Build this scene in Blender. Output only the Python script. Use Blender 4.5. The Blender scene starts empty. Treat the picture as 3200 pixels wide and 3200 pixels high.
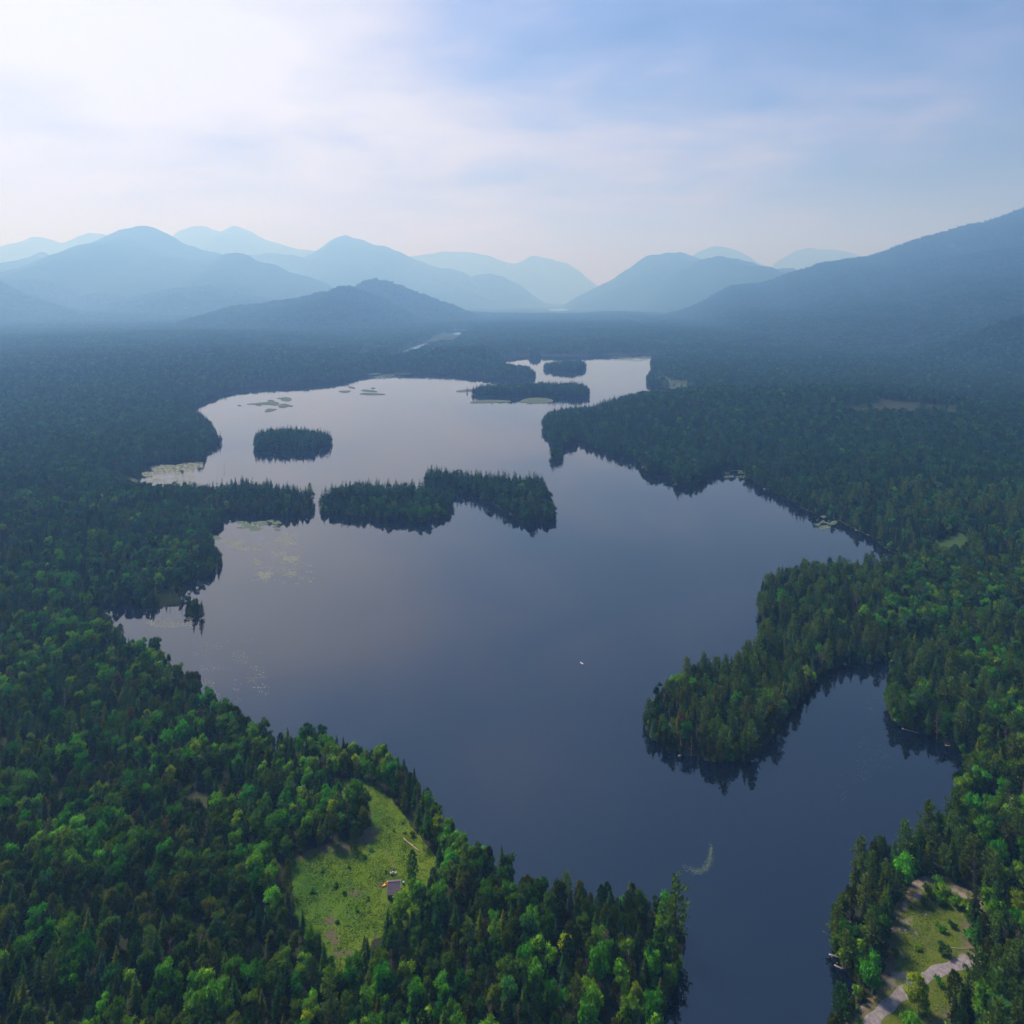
import bpy, math, random
import numpy as np
from mathutils import Vector

random.seed(7)
RNG = np.random.default_rng(11)
scene = bpy.context.scene
COL = scene.collection

# ------------------------------------------------------------------ camera
CAM_H = 166.0          # metres above the lake
F = 2240.0             # focal length in photograph pixels (3200 px wide)
HY, HX = 920.0, 1600.0  # horizon row, centre column
cam_d = bpy.data.cameras.new("camera")
cam = bpy.data.objects.new("camera", cam_d)
COL.objects.link(cam)
cam.location = (0, 0, CAM_H)
cam.rotation_euler = (math.radians(90), 0, 0)
cam_d.sensor_width = 36
cam_d.lens = 36 * F / 3200
cam_d.shift_y = -(1600 - HY) / 3200
cam_d.clip_start = 1.0
cam_d.clip_end = 80000
scene.camera = cam

# ------------------------------------------------------------------ render / exposure
scene.render.engine = "CYCLES"
cy = scene.cycles
cy.use_denoising = True
cy.denoising_prefilter = "ACCURATE"
cy.max_bounces = 4
cy.diffuse_bounces = 1
cy.glossy_bounces = 2
cy.transmission_bounces = 2
cy.transparent_max_bounces = 6
cy.volume_bounces = 3
cy.sample_clamp_indirect = 4.0
cy.use_adaptive_sampling = True
cy.adaptive_threshold = 0.02
scene.view_settings.view_transform = "Standard"
scene.view_settings.look = "None"
scene.view_settings.gamma = 1.0
scene.view_settings.exposure = 0.08

# ------------------------------------------------------------------ sky and sun
SUN_AZ, SUN_EL = math.radians(-45), math.radians(50)
SDIR = Vector((math.sin(SUN_AZ) * math.cos(SUN_EL), math.cos(SUN_AZ) * math.cos(SUN_EL), math.sin(SUN_EL)))
world = bpy.data.worlds.new("World")
scene.world = world
world.use_nodes = True
wt = world.node_tree
wt.nodes.clear()
def wn(t, **k):
    n = wt.nodes.new(t)
    for a, b in k.items():
        setattr(n, a, b)
    return n
def wl(a, b):
    wt.links.new(a, b)
def wmath(op, a, b=None, clamp=False):
    n = wn("ShaderNodeMath", operation=op, use_clamp=clamp)
    for i, v in enumerate((a, b)):
        if v is None:
            continue
        if hasattr(v, "links"):
            wl(v, n.inputs[i])
        else:
            n.inputs[i].default_value = v
    return n.outputs[0]
wout = wn("ShaderNodeOutputWorld")
wbg = wn("ShaderNodeBackground")
wbg.inputs["Strength"].default_value = 0.1
wl(wbg.outputs[0], wout.inputs[0])
tc = wn("ShaderNodeTexCoord")
nrm = wn("ShaderNodeVectorMath", operation="NORMALIZE")
wl(tc.outputs["Generated"], nrm.inputs[0])
sep = wn("ShaderNodeSeparateXYZ")
wl(nrm.outputs[0], sep.inputs[0])
dot = wn("ShaderNodeVectorMath", operation="DOT_PRODUCT")
wl(nrm.outputs[0], dot.inputs[0])
GAZ, GEL = math.radians(-48), math.radians(16)      # thin bright part of the cloud sheet
dot.inputs[1].default_value = (math.sin(GAZ) * math.cos(GEL), math.cos(GAZ) * math.cos(GEL), math.sin(GEL))
zpos = wmath("MAXIMUM", sep.outputs[2], 0.0)
zz = wmath("ADD", zpos, 0.16)
px = wmath("DIVIDE", sep.outputs[0], zz)
py = wmath("DIVIDE", sep.outputs[1], zz)
comb = wn("ShaderNodeCombineXYZ")
wl(px, comb.inputs[0]); wl(py, comb.inputs[1])
rotn = wn("ShaderNodeMapping")
rotn.inputs["Rotation"].default_value = (0, 0, math.radians(28))
rotn.inputs["Scale"].default_value = (1.0, 1.25, 1.0)
rotn.inputs["Location"].default_value = (3.3, 1.2, 0)
wl(comb.outputs[0], rotn.inputs[0])
n1 = wn("ShaderNodeTexNoise")
n1.inputs["Scale"].default_value = 1.05
n1.inputs["Detail"].default_value = 4.5
n1.inputs["Roughness"].default_value = 0.5
n1.inputs["Distortion"].default_value = 0.25
wl(rotn.outputs[0], n1.inputs["Vector"])
n2w = wn("ShaderNodeTexNoise")
n2w.inputs["Scale"].default_value = 2.6
n2w.inputs["Detail"].default_value = 5
n2w.inputs["Roughness"].default_value = 0.55
n2w.inputs["Distortion"].default_value = 0.4
wl(rotn.outputs[0], n2w.inputs["Vector"])
cl = wmath("ADD", wmath("MULTIPLY", wmath("SUBTRACT", n1.outputs[0], 0.5), 1.3), wmath("MULTIPLY", wmath("SUBTRACT", n2w.outputs[0], 0.5), 0.34))
up = wn("ShaderNodeMapRange", interpolation_type="SMOOTHSTEP")   # the cloud sheet is thicker overhead
up.inputs["From Min"].default_value = 0.30; up.inputs["From Max"].default_value = 0.70
up.inputs["To Min"].default_value = 0.0; up.inputs["To Max"].default_value = 0.55
wl(zpos, up.inputs["Value"])
dd = wmath("SUBTRACT", wmath("ADD", dot.outputs["Value"], cl), up.outputs[0])
ramp = wn("ShaderNodeValToRGB")
el = ramp.color_ramp.elements
stops = [(0.00, (0.055, 0.100, 0.29)), (0.18, (0.090, 0.150, 0.39)), (0.36, (0.17, 0.23, 0.54)), (0.52, (0.33, 0.355, 0.63)),
         (0.66, (0.52, 0.50, 0.66)), (0.84, (0.71, 0.675, 0.71)), (1.0, (0.85, 0.82, 0.81))]
el[0].position, el[0].color = stops[0][0], (*stops[0][1], 1)
el[1].position, el[1].color = stops[-1][0], (*stops[-1][1], 1)
for p, c in stops[1:-1]:
    e = el.new(p); e.color = (*c, 1)
wl(dd, ramp.inputs[0])
# pale hazy band low over the horizon
hz = wn("ShaderNodeMapRange", interpolation_type="SMOOTHSTEP")
hz.inputs["From Min"].default_value = 0.0
hz.inputs["From Max"].default_value = 0.26
hz.inputs["To Min"].default_value = 0.85
hz.inputs["To Max"].default_value = 0.0
wl(zpos, hz.inputs["Value"])
hcol = wn("ShaderNodeValToRGB")
he = hcol.color_ramp.elements
he[0].position, he[0].color = 0.05, (0.27, 0.30, 0.46, 1)
he[1].position, he[1].color = 0.8, (0.62, 0.54, 0.60, 1)
wl(dot.outputs["Value"], hcol.inputs[0])
mixh = wn("ShaderNodeMix", data_type="RGBA")
wl(hz.outputs[0], mixh.inputs["Factor"])
wl(ramp.outputs[0], mixh.inputs["A"]); wl(hcol.outputs[0], mixh.inputs["B"])
x10 = wn("ShaderNodeMix", data_type="RGBA", blend_type="MULTIPLY")
x10.inputs["Factor"].default_value = 1.0
wl(mixh.outputs["Result"], x10.inputs["A"])
x10.inputs["B"].default_value = (10, 10, 10, 1)
sky = wn("ShaderNodeTexSky", sky_type="NISHITA")
sky.sun_disc = False
sky.sun_elevation = SUN_EL
sky.sun_rotation = SUN_AZ
sky.air_density = 1.0
sky.dust_density = 2.0
mixs = wn("ShaderNodeMix", data_type="RGBA")
mixs.inputs["Factor"].default_value = 0.10
wl(x10.outputs["Result"], mixs.inputs["A"]); wl(sky.outputs[0], mixs.inputs["B"])
low = wn("ShaderNodeMapRange")
low.inputs["From Min"].default_value = -0.06
low.inputs["From Max"].default_value = -0.01
wl(sep.outputs[2], low.inputs["Value"])
mixg = wn("ShaderNodeMix", data_type="RGBA")
wl(low.outputs[0], mixg.inputs["Factor"])
mixg.inputs["A"].default_value = (0.35, 0.5, 0.6, 1)
wl(mixs.outputs["Result"], mixg.inputs["B"])
wl(mixg.outputs["Result"], wbg.inputs["Color"])

sun_d = bpy.data.lights.new("sun", "SUN")
sun_d.energy = 4.8
sun_d.angle = math.radians(14)
sun_d.color = (1.0, 0.94, 0.965)
sun = bpy.data.objects.new("sun", sun_d)
COL.objects.link(sun)
sun.rotation_euler = (-SDIR).to_track_quat("-Z", "Y").to_euler()

# ------------------------------------------------------------------ helpers
def W(px, py, z=0.0):
    """photo pixel -> place on the level plane at height z"""
    y = F * (CAM_H - z) / (py - HY)
    return ((px - HX) / F * y, y)
def WP(pts, ox, oy, s, z=0.0, drop=1.0):
    """crop pixels -> ground points; drop > 1 moves a treetop line down to the trees' feet"""
    out = []
    for (a, b) in pts:
        X, Y = ox + a * s, oy + b * s
        out.append(W(X, HY + (Y - HY) * drop, z))
    return out
def hash2(ix, iy, seed):
    h = (ix.astype(np.int64) * 374761393 + iy.astype(np.int64) * 668265263 + seed * 1274126177) & 0xFFFFFFFF
    h = ((h ^ (h >> 13)) * 1274126177) & 0xFFFFFFFF
    return ((h ^ (h >> 16)) & 0xFFFF) / 65535.0
def vnoise(x, y, seed=0):
    ix, iy = np.floor(x), np.floor(y)
    fx, fy = x - ix, y - iy
    fx = fx * fx * (3 - 2 * fx); fy = fy * fy * (3 - 2 * fy)
    a = hash2(ix, iy, seed); b = hash2(ix + 1, iy, seed)
    c = hash2(ix, iy + 1, seed); d = hash2(ix + 1, iy + 1, seed)
    return (a * (1 - fx) + b * fx) * (1 - fy) + (c * (1 - fx) + d * fx) * fy
def fbm(x, y, seed=0, oct=4):
    v = np.zeros_like(np.asarray(x, dtype=float)); a = 0.5
    for k in range(oct):
        v = v + a * (vnoise(x * 2 ** k, y * 2 ** k, seed + k * 17) - 0.5)
        a *= 0.5
    return v
def in_poly(P, poly):
    x, y = P[:, 0], P[:, 1]
    ins = np.zeros(len(P), bool)
    n = len(poly)
    for i in range(n):
        x1, y1 = poly[i]; x2, y2 = poly[(i + 1) % n]
        if y1 == y2:
            continue
        c = (y1 > y) != (y2 > y)
        ins ^= c & (x < (x2 - x1) * (y - y1) / (y2 - y1) + x1)
    return ins
def seg_dist(P, polys):
    segs = np.array([(p[i][0], p[i][1], p[(i + 1) % len(p)][0], p[(i + 1) % len(p)][1]) for p in polys for i in range(len(p))], np.float32)
    ax, ay = segs[:, 0], segs[:, 1]
    dx, dy = segs[:, 2] - ax, segs[:, 3] - ay
    L2 = dx * dx + dy * dy + 1e-6
    out = np.empty(len(P), np.float32)
    P = P.astype(np.float32)
    for s in range(0, len(P), 16000):
        x = P[s:s + 16000, 0:1]; y = P[s:s + 16000, 1:2]
        t = np.clip(((x - ax) * dx + (y - ay) * dy) / L2, 0, 1)
        ex = x - ax - t * dx; ey = y - ay - t * dy
        out[s:s + 16000] = np.sqrt((ex * ex + ey * ey).min(axis=1))
    return out
def smoothstep(a, b, x):
    t = np.clip((x - a) / (b - a), 0, 1)
    return t * t * (3 - 2 * t)

def mesh_np(name, V, Fq, mats=(), mi=None, smooth=False):
    """mesh from numpy vertices and a faces array (N,3) or (N,4)"""
    me = bpy.data.meshes.new(name)
    V = np.asarray(V, np.float32); Fq = np.asarray(Fq, np.int32)
    k = Fq.shape[1]
    me.vertices.add(len(V)); me.vertices.foreach_set("co", V.ravel())
    me.loops.add(Fq.size); me.loops.foreach_set("vertex_index", Fq.ravel())
    me.polygons.add(len(Fq))
    me.polygons.foreach_set("loop_start", np.arange(0, Fq.size, k, dtype=np.int32))
    me.polygons.foreach_set("loop_total", np.full(len(Fq), k, np.int32))
    if mi is not None:
        me.polygons.foreach_set("material_index", np.asarray(mi, np.int32))
    me.polygons.foreach_set("use_smooth", np.full(len(Fq), bool(smooth)))
    for m in mats:
        me.materials.append(m)
    me.update(calc_edges=True)
    return me
def mesh_py(name, V, Fs, mats=(), smooth=False):
    me = bpy.data.meshes.new(name)
    me.from_pydata([tuple(v) for v in V], [], [tuple(f) for f in Fs])
    for m in mats:
        me.materials.append(m)
    if smooth:
        me.polygons.foreach_set("use_smooth", [True] * len(me.polygons))
    me.update()
    return me
def add(name, me, parent=None, loc=None, label=None, cat=None, group=None, kind=None):
    o = bpy.data.objects.new(name, me)
    COL.objects.link(o)
    if parent is not None:
        o.parent = parent
    if loc is not None:
        o.location = loc
    if label: o["label"] = label
    if cat: o["category"] = cat
    if group: o["group"] = group
    if kind: o["kind"] = kind
    return o

class MB:
    """collects simple solids into one mesh"""
    def __init__(s):
        s.V, s.F = [], []
    def raw(s, V, Fs):
        o = len(s.V)
        s.V += [tuple(v) for v in V]
        s.F += [tuple(i + o for i in f) for f in Fs]
        return s
    def box(s, x0, x1, y0, y1, z0, z1):
        V = [(x, y, z) for z in (z0, z1) for y in (y0, y1) for x in (x0, x1)]
        return s.raw(V, [(0, 2, 3, 1), (4, 5, 7, 6), (0, 1, 5, 4), (2, 6, 7, 3), (0, 4, 6, 2), (1, 3, 7, 5)])
    def hexa(s, A, B):
        """solid between two quads"""
        return s.raw(list(A) + list(B), [(3, 2, 1, 0), (4, 5, 6, 7), (0, 1, 5, 4), (1, 2, 6, 5), (2, 3, 7, 6), (3, 0, 4, 7)])
    def tube(s, pts, rads, n=6):
        pts = [Vector(p) for p in pts]
        rings = []
        for i, p in enumerate(pts):
            d = (pts[min(i + 1, len(pts) - 1)] - pts[max(i - 1, 0)]).normalized()
            a = d.cross(Vector((0, 0, 1)))
            if a.length < 1e-3:
                a = d.cross(Vector((1, 0, 0)))
            a.normalize(); b = d.cross(a)
            rings.append([p + (a * math.cos(2 * math.pi * k / n) + b * math.sin(2 * math.pi * k / n)) * rads[i] for k in range(n)])
        V = [v for r in rings for v in r]
        Fs = []
        for i in range(len(pts) - 1):
            for k in range(n):
                Fs.append((i * n + k, i * n + (k + 1) % n, (i + 1) * n + (k + 1) % n, (i + 1) * n + k))
        Fs.append(tuple(range(n - 1, -1, -1)))
        Fs.append(tuple((len(pts) - 1) * n + k for k in range(n)))
        return s.raw(V, Fs)
    def mesh(s, name, mats=(), smooth=False):
        return mesh_py(name, s.V, s.F, mats, smooth)

# ------------------------------------------------------------------ materials
def new_mat(name):
    m = bpy.data.materials.new(name)
    m.use_nodes = True
    m.node_tree.nodes.clear()
    return m, m.node_tree
def N(nt, t, **k):
    n = nt.nodes.new(t)
    for a, b in k.items():
        setattr(n, a, b)
    return n
def leaf_mat(name, c, var=0.05, bright=0.6, trans=0.34):
    m, nt = new_mat(name)
    out = N(nt, "ShaderNodeOutputMaterial")
    oi = N(nt, "ShaderNodeObjectInfo")
    hsv = N(nt, "ShaderNodeHueSaturation")
    hsv.inputs["Color"].default_value = (*c, 1)
    mh = N(nt, "ShaderNodeMapRange")
    mh.inputs["To Min"].default_value = 0.5 - var; mh.inputs["To Max"].default_value = 0.5 + var
    nt.links.new(oi.outputs["Random"], mh.inputs["Value"])
    nt.links.new(mh.outputs[0], hsv.inputs["Hue"])
    # second, independent random for value
    m2 = N(nt, "ShaderNodeMath", operation="MULTIPLY"); m2.inputs[1].default_value = 37.31
    nt.links.new(oi.outputs["Random"], m2.inputs[0])
    fr = N(nt, "ShaderNodeMath", operation="FRACT")
    nt.links.new(m2.outputs[0], fr.inputs[0])
    mv = N(nt, "ShaderNodeMapRange")
    mv.inputs["To Min"].default_value = 1 - bright; mv.inputs["To Max"].default_value = 1 + bright
    nt.links.new(fr.outputs[0], mv.inputs["Value"])
    # leaf to leaf variation
    at = N(nt, "ShaderNodeAttribute", attribute_name="tone")
    ma = N(nt, "ShaderNodeMath", operation="MULTIPLY")
    nt.links.new(mv.outputs[0], ma.inputs[0]); nt.links.new(at.outputs["Fac"], ma.inputs[1])
    nt.links.new(ma.outputs[0], hsv.inputs["Value"])
    d = N(nt, "ShaderNodeBsdfDiffuse")
    t = N(nt, "ShaderNodeBsdfTranslucent")
    mx = N(nt, "ShaderNodeMixShader"); mx.inputs[0].default_value = trans
    nt.links.new(hsv.outputs[0], d.inputs[0]); nt.links.new(hsv.outputs[0], t.inputs[0])
    nt.links.new(d.outputs[0], mx.inputs[1]); nt.links.new(t.outputs[0], mx.inputs[2])
    nt.links.new(mx.outputs[0], out.inputs[0])
    return m
def plain(name, c, rough=0.85, noise=0.0, scale=3.0, c2=None, spec=0.25):
    m, nt = new_mat(name)
    out = N(nt, "ShaderNodeOutputMaterial")
    b = N(nt, "ShaderNodeBsdfPrincipled")
    b.inputs["Roughness"].default_value = rough
    b.inputs["Specular IOR Level"].default_value = spec
    if noise or c2:
        tcn = N(nt, "ShaderNodeTexCoord")
        nz = N(nt, "ShaderNodeTexNoise"); nz.inputs["Scale"].default_value = scale; nz.inputs["Detail"].default_value = 5
        nt.links.new(tcn.outputs["Object"], nz.inputs["Vector"])
        mx = N(nt, "ShaderNodeMix", data_type="RGBA")
        mx.inputs["A"].default_value = (*c, 1)
        c2 = c2 or tuple(v * (1 - noise) for v in c)
        mx.inputs["B"].default_value = (*c2, 1)
        mr = N(nt, "ShaderNodeMapRange"); mr.inputs["From Min"].default_value = 0.35; mr.inputs["From Max"].default_value = 0.65
        nt.links.new(nz.outputs[0], mr.inputs["Value"])
        nt.links.new(mr.outputs[0], mx.inputs["Factor"])
        nt.links.new(mx.outputs["Result"], b.inputs["Base Color"])
    else:
        b.inputs["Base Color"].default_value = (*c, 1)
    nt.links.new(b.outputs[0], out.inputs[0])
    return m
def colour_attr_mat(name, grain=0.35, scale=2.2):
    """soil and sward: the colour of the ground itself is kept per vertex, fine grain on top"""
    m, nt = new_mat(name)
    out = N(nt, "ShaderNodeOutputMaterial")
    b = N(nt, "ShaderNodeBsdfPrincipled")
    b.inputs["Roughness"].default_value = 0.95; b.inputs["Specular IOR Level"].default_value = 0.1
    at = N(nt, "ShaderNodeAttribute", attribute_name="soil")
    tcn = N(nt, "ShaderNodeTexCoord")
    nz = N(nt, "ShaderNodeTexNoise"); nz.inputs["Scale"].default_value = scale; nz.inputs["Detail"].default_value = 6; nz.inputs["Roughness"].default_value = 0.7
    nt.links.new(tcn.outputs["Object"], nz.inputs["Vector"])
    mr = N(nt, "ShaderNodeMapRange")
    mr.inputs["From Min"].default_value = 0.3; mr.inputs["From Max"].default_value = 0.7
    mr.inputs["To Min"].default_value = 1 - grain; mr.inputs["To Max"].default_value = 1 + grain
    nt.links.new(nz.outputs[0], mr.inputs["Value"])
    vm = N(nt, "ShaderNodeVectorMath", operation="SCALE")
    nt.links.new(at.outputs["Color"], vm.inputs[0]); nt.links.new(mr.outputs[0], vm.inputs["Scale"])
    nt.links.new(vm.outputs[0], b.inputs["Base Color"])
    nt.links.new(b.outputs[0], out.inputs[0])
    return m
def set_soil(me, C):
    a = me.color_attributes.new("soil", "FLOAT_COLOR", "POINT")
    C4 = np.ones((len(C), 4), np.float32); C4[:, :3] = C
    a.data.foreach_set("color", C4.ravel())
def set_tone(me, n, lo=0.7, hi=1.3):
    a = me.attributes.new("tone", "FLOAT", "FACE")
    a.data.foreach_set("value", RNG.uniform(lo, hi, n).astype(np.float32))

M_SOIL = colour_attr_mat("ground_soil")
M_BARK = plain("bark", (0.075, 0.06, 0.05), noise=0.4, scale=2)
M_BIRCH = plain("pale_bark", (0.30, 0.28, 0.25), noise=0.4, scale=2)
M_DEAD = plain("dead_wood", (0.30, 0.27, 0.25), noise=0.4, scale=1.5)
M_DEADTWIG = leaf_mat("dead_twigs", (0.17, 0.13, 0.115), 0.02, 0.35, 0.1)
LEAF = {
    "dark":   leaf_mat("leaves_dark_green", (0.050, 0.118, 0.010), 0.03),
    "mid":    leaf_mat("leaves_green", (0.085, 0.240, 0.012), 0.035),
    "bright": leaf_mat("leaves_bright_green", (0.140, 0.365, 0.018), 0.03, 0.4),
    "yellow": leaf_mat("leaves_yellow_green", (0.23, 0.37, 0.012), 0.02, 0.35),
    "blue":   leaf_mat("leaves_blue_green", (0.055, 0.200, 0.038), 0.025),
    "rust":   leaf_mat("leaves_rusty_brown", (0.125, 0.090, 0.030), 0.012, 0.3),
    "olive":  leaf_mat("needles_olive_green", (0.095, 0.135, 0.010), 0.025),
    "needle": leaf_mat("needles_dark_green", (0.032, 0.085, 0.014), 0.03),
    "needleblue": leaf_mat("needles_blue_green", (0.032, 0.085, 0.042), 0.02),
    "pine":   leaf_mat("needles_light_green", (0.105, 0.190, 0.025), 0.02, 0.25),
}

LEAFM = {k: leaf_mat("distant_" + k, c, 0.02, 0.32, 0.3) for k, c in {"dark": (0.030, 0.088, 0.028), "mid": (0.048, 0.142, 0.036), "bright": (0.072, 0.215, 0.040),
         "yellow": (0.085, 0.150, 0.025), "blue": (0.036, 0.132, 0.052), "rust": (0.075, 0.060, 0.030), "olive": (0.058, 0.105, 0.024), "needle": (0.023, 0.072, 0.026), "needleblue": (0.027, 0.084, 0.044)}.items()}  # darker, bluer leaf colours with distance haze mixed in

# ------------------------------------------------------------------ lake outline (crop pixels of the photograph -> ground)
S1 = 0.41408
C1 = (200, 1350, S1); C2 = (500, 1050, S1); C3 = (1100, 1000, 0.62112); C4 = (1000, 1400, S1)
C5 = (1650, 1200, S1); C6 = (2200, 1400, S1); C7 = (400, 1900, 0.5176); C8 = (1400, 2500, S1)
CP = (1900, 1700, 0.67288); CQ = (2400, 2400, S1); CR = (2250, 1200, 0.49172); CM = (850, 2200, 0.5176)
ND = 1.052
LAKE = []
LAKE += [W(2050, 3900), W(2060, 3400)]
LAKE += WP([(1610, 1690), (1650, 1560), (1710, 1430), (1750, 1280), (1785, 1120), (1760, 1000)], *C8)
LAKE += WP([(1460, 560), (1340, 550), (1200, 590), (1050, 570), (880, 530), (700, 510), (560, 490), (430, 380), (380, 310), (230, 260), (110, 200), (60, 100), (20, 40)], *C8, drop=ND)
LAKE += WP([(1920, 1190), (1850, 1110), (1790, 1000), (1680, 890), (1560, 810), (1480, 785), (1340, 760), (1200, 720), (1090, 690), (970, 690), (880, 720), (780, 650), (720, 610), (640, 540), (560, 490), (480, 430), (390, 360), (330, 330), (250, 270), (215, 230), (170, 180), (95, 170), (40, 150), (0, 160)], *C7, drop=ND)
LAKE += WP([(300, 1380), (230, 1345)], *C1, drop=1.02)
LAKE += WP([(190, 1325), (210, 1304), (270, 1305), (400, 1310), (550, 1310), (690, 1325), (800, 1320), (880, 1300), (890, 1260), (840, 1215), (830, 1190), (880, 1150), (920, 1130), (1000, 1105), (1090, 1080), (1150, 1050), (1185, 1010), (1180, 970), (1150, 920), (1120, 870), (1100, 820), (1060, 790), (1100, 760), (1170, 720), (1195, 690), (1185, 650), (1200, 618), (1300, 615), (1450, 625), (1600, 632), (1750, 630), (1840, 618), (1885, 590), (1893, 565), (1870, 540), (1800, 515), (1560, 460), (1310, 450), (1170, 485), (1040, 490), (930, 475), (820, 450), (680, 425), (580, 400), (545, 350), (545, 310), (600, 270), (680, 245), (800, 235), (950, 225), (1040, 215), (1062, 180), (1060, 135), (1090, 105), (1140, 98), (1180, 80)], *C1)
LAKE += WP([(430, 790), (400, 740), (360, 690), (320, 650), (270, 610), (235, 570), (250, 535), (330, 480), (450, 435), (560, 405), (640, 385), (800, 370), (950, 365), (1150, 360), (1300, 345), (1400, 330), (1500, 310), (1540, 290), (1650, 275), (1800, 275)], *C2)
LAKE += WP([(100, 268), (200, 262), (300, 265), (420, 270), (520, 275), (600, 283), (700, 292), (800, 296), (880, 298), (920, 290), (922, 275), (890, 258), (850, 250), (795, 248), (770, 235), (768, 210), (772, 185), (830, 182), (890, 178), (960, 178), (1050, 182), (1150, 180), (1250, 178), (1350, 175), (1450, 172), (1505, 175), (1503, 220), (1510, 245), (1535, 260), (1500, 275), (1480, 300), (1500, 325), (1560, 340), (1650, 345), (1750, 355), (1790, 362), (1780, 372), (1600, 395), (1430, 415), (1320, 425), (1262, 440), (1225, 468), (1200, 475), (1050, 480), (990, 492), (966, 520), (965, 560), (985, 590), (1010, 622)], *C3)
LAKE += WP([(160, 400), (200, 455), (240, 478), (330, 452), (370, 432), (420, 430), (460, 450), (520, 490), (580, 515), (650, 540), (720, 545), (800, 565), (850, 590), (870, 630), (900, 660), (980, 680), (1050, 685), (1090, 700), (1100, 760), (1170, 770), (1240, 755), (1310, 720), (1400, 680), (1450, 660), (1530, 645), (1580, 625), (1620, 660), (1660, 710), (1720, 745), (1780, 790), (1850, 810)], *C5)
LAKE += WP([(620, 375), (700, 420), (760, 460), (830, 485), (900, 505), (1000, 540), (1080, 580), (1150, 615), (1250, 660), (1320, 710), (1370, 760), (1450, 790), (1532, 825), (1532, 850), (1450, 900), (1370, 930), (1200, 935), (1000, 940), (850, 945), (730, 985), (600, 990), (530, 1010), (480, 1060)], *C6)
LAKE += WP([(712, 250), (705, 310), (718, 375), (700, 470), (640, 550), (530, 600), (400, 625), (300, 685), (210, 765), (175, 820), (170, 850), (210, 915), (270, 945), (340, 975), (420, 985), (500, 1020), (560, 1020), (630, 1010), (690, 1005), (700, 960), (750, 900), (800, 860), (830, 800), (880, 740), (920, 705), (970, 650), (1020, 590), (1070, 570), (1110, 555), (1180, 560), (1250, 550), (1310, 548), (1318, 580), (1308, 640), (1300, 700), (1300, 760), (1320, 810), (1360, 850), (1420, 870), (1500, 895), (1560, 920), (1620, 960), (1700, 990), (1700, 1040), (1680, 1120), (1640, 1200), (1580, 1290), (1500, 1380), (1420, 1420), (1330, 1445), (1230, 1440)], *CP)
LAKE += WP([(700, 830), (600, 960), (520, 1080), (500, 1160), (500, 1250), (510, 1340), (540, 1430), (560, 1520), (650, 1590), (680, 1660), (640, 1740), (570, 1790), (540, 1860), (520, 1932)], *CQ)
LAKE += [W(2600, 3400), W(2590, 3900)]
ISLES = [
    WP([(715, 850), (780, 868), (880, 862), (980, 862), (1080, 878), (1160, 865), (1200, 845), (1280, 830), (1288, 808), (1260, 795), (1150, 775), (1000, 765), (850, 770), (740, 790), (705, 820)], *C2),
    WP([(5, 470), (20, 490), (120, 500), (250, 515), (400, 528), (500, 535), (600, 540), (690, 560), (760, 562), (830, 550), (920, 530), (980, 490), (995, 450), (970, 405), (900, 375), (740, 378), (580, 372), (410, 355), (230, 358), (90, 380), (10, 430)], *C4),
    WP([(790, 275), (850, 290), (930, 302), (1000, 322), (1080, 338), (1180, 360), (1260, 390), (1340, 440), (1420, 500), (1500, 535), (1560, 570), (1640, 570), (1730, 550), (1765, 535), (1760, 470), (1720, 400), (1700, 340), (1680, 315), (1500, 295), (1330, 292), (1150, 272), (930, 245), (820, 245), (780, 260)], *C4),
    WP([(605, 372), (660, 378), (750, 380), (850, 378), (950, 380), (1050, 382), (1150, 388), (1195, 380), (1185, 365), (1150, 352), (1000, 350), (850, 352), (700, 360), (640, 366)], *C3),
    WP([(960, 246), (990, 248), (1060, 258), (1110, 262), (1170, 248), (1178, 238), (1150, 230), (1060, 234), (985, 241)], *C3),
    WP([(892, 195), (920, 200), (946, 197), (948, 188), (895, 186)], *C3),
    WP([(920, 1335), (950, 1395), (990, 1415), (1028, 1390), (1018, 1345), (980, 1315), (935, 1312)], *C1),
    WP([(165, 555), (200, 572), (250, 565), (262, 545), (210, 532)], *C5),
]
CLEARING = WP([(480, 425), (560, 430), (650, 490), (720, 560), (790, 640), (860, 740), (930, 830), (990, 900), (1010, 1010), (950, 1180), (870, 1310), (720, 1390), (600, 1430), (560, 1520), (530, 1680), (470, 1760), (400, 1720), (320, 1620), (240, 1480), (190, 1380), (120, 1220), (90, 1080), (105, 970), (200, 910), (330, 850), (470, 820), (540, 790), (600, 720), (610, 640), (560, 560), (500, 545), (420, 545), (335, 470), (400, 430)], *CM, z=3.0)
ROADSIDE = WP([(1120, 830), (1180, 780), (1280, 775), (1360, 810), (1450, 880), (1620, 980), (1640, 1060), (1560, 1150), (1530, 1350), (1600, 1420), (1660, 1500), (1620, 1720), (1430, 1850), (1290, 1960), (1180, 2120), (1060, 2350), (480, 2400), (545, 1932), (590, 1860), (700, 1760), (830, 1660), (880, 1500), (900, 1350), (920, 1200), (930, 1060), (1000, 980), (1060, 920)], *CQ, z=2.5)
GLADE = WP([(290, 1080), (380, 1062), (450, 1110), (560, 1095), (565, 1140), (500, 1200), (430, 1230), (390, 1180), (320, 1160)], *C7, z=5.0)
GLADE2 = WP([(1690, 705), (1932, 690), (2000, 720), (1990, 800), (1800, 830), (1700, 760)], *C6, z=6.0)
FEN = WP([(600, 275), (800, 262), (900, 245), (1000, 215), (1100, 222), (1250, 225), (1500, 228), (1620, 285), (1560, 322), (1350, 318), (1200, 332), (1050, 312), (900, 322), (760, 300), (640, 302)], *CR, z=3.0)
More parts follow.
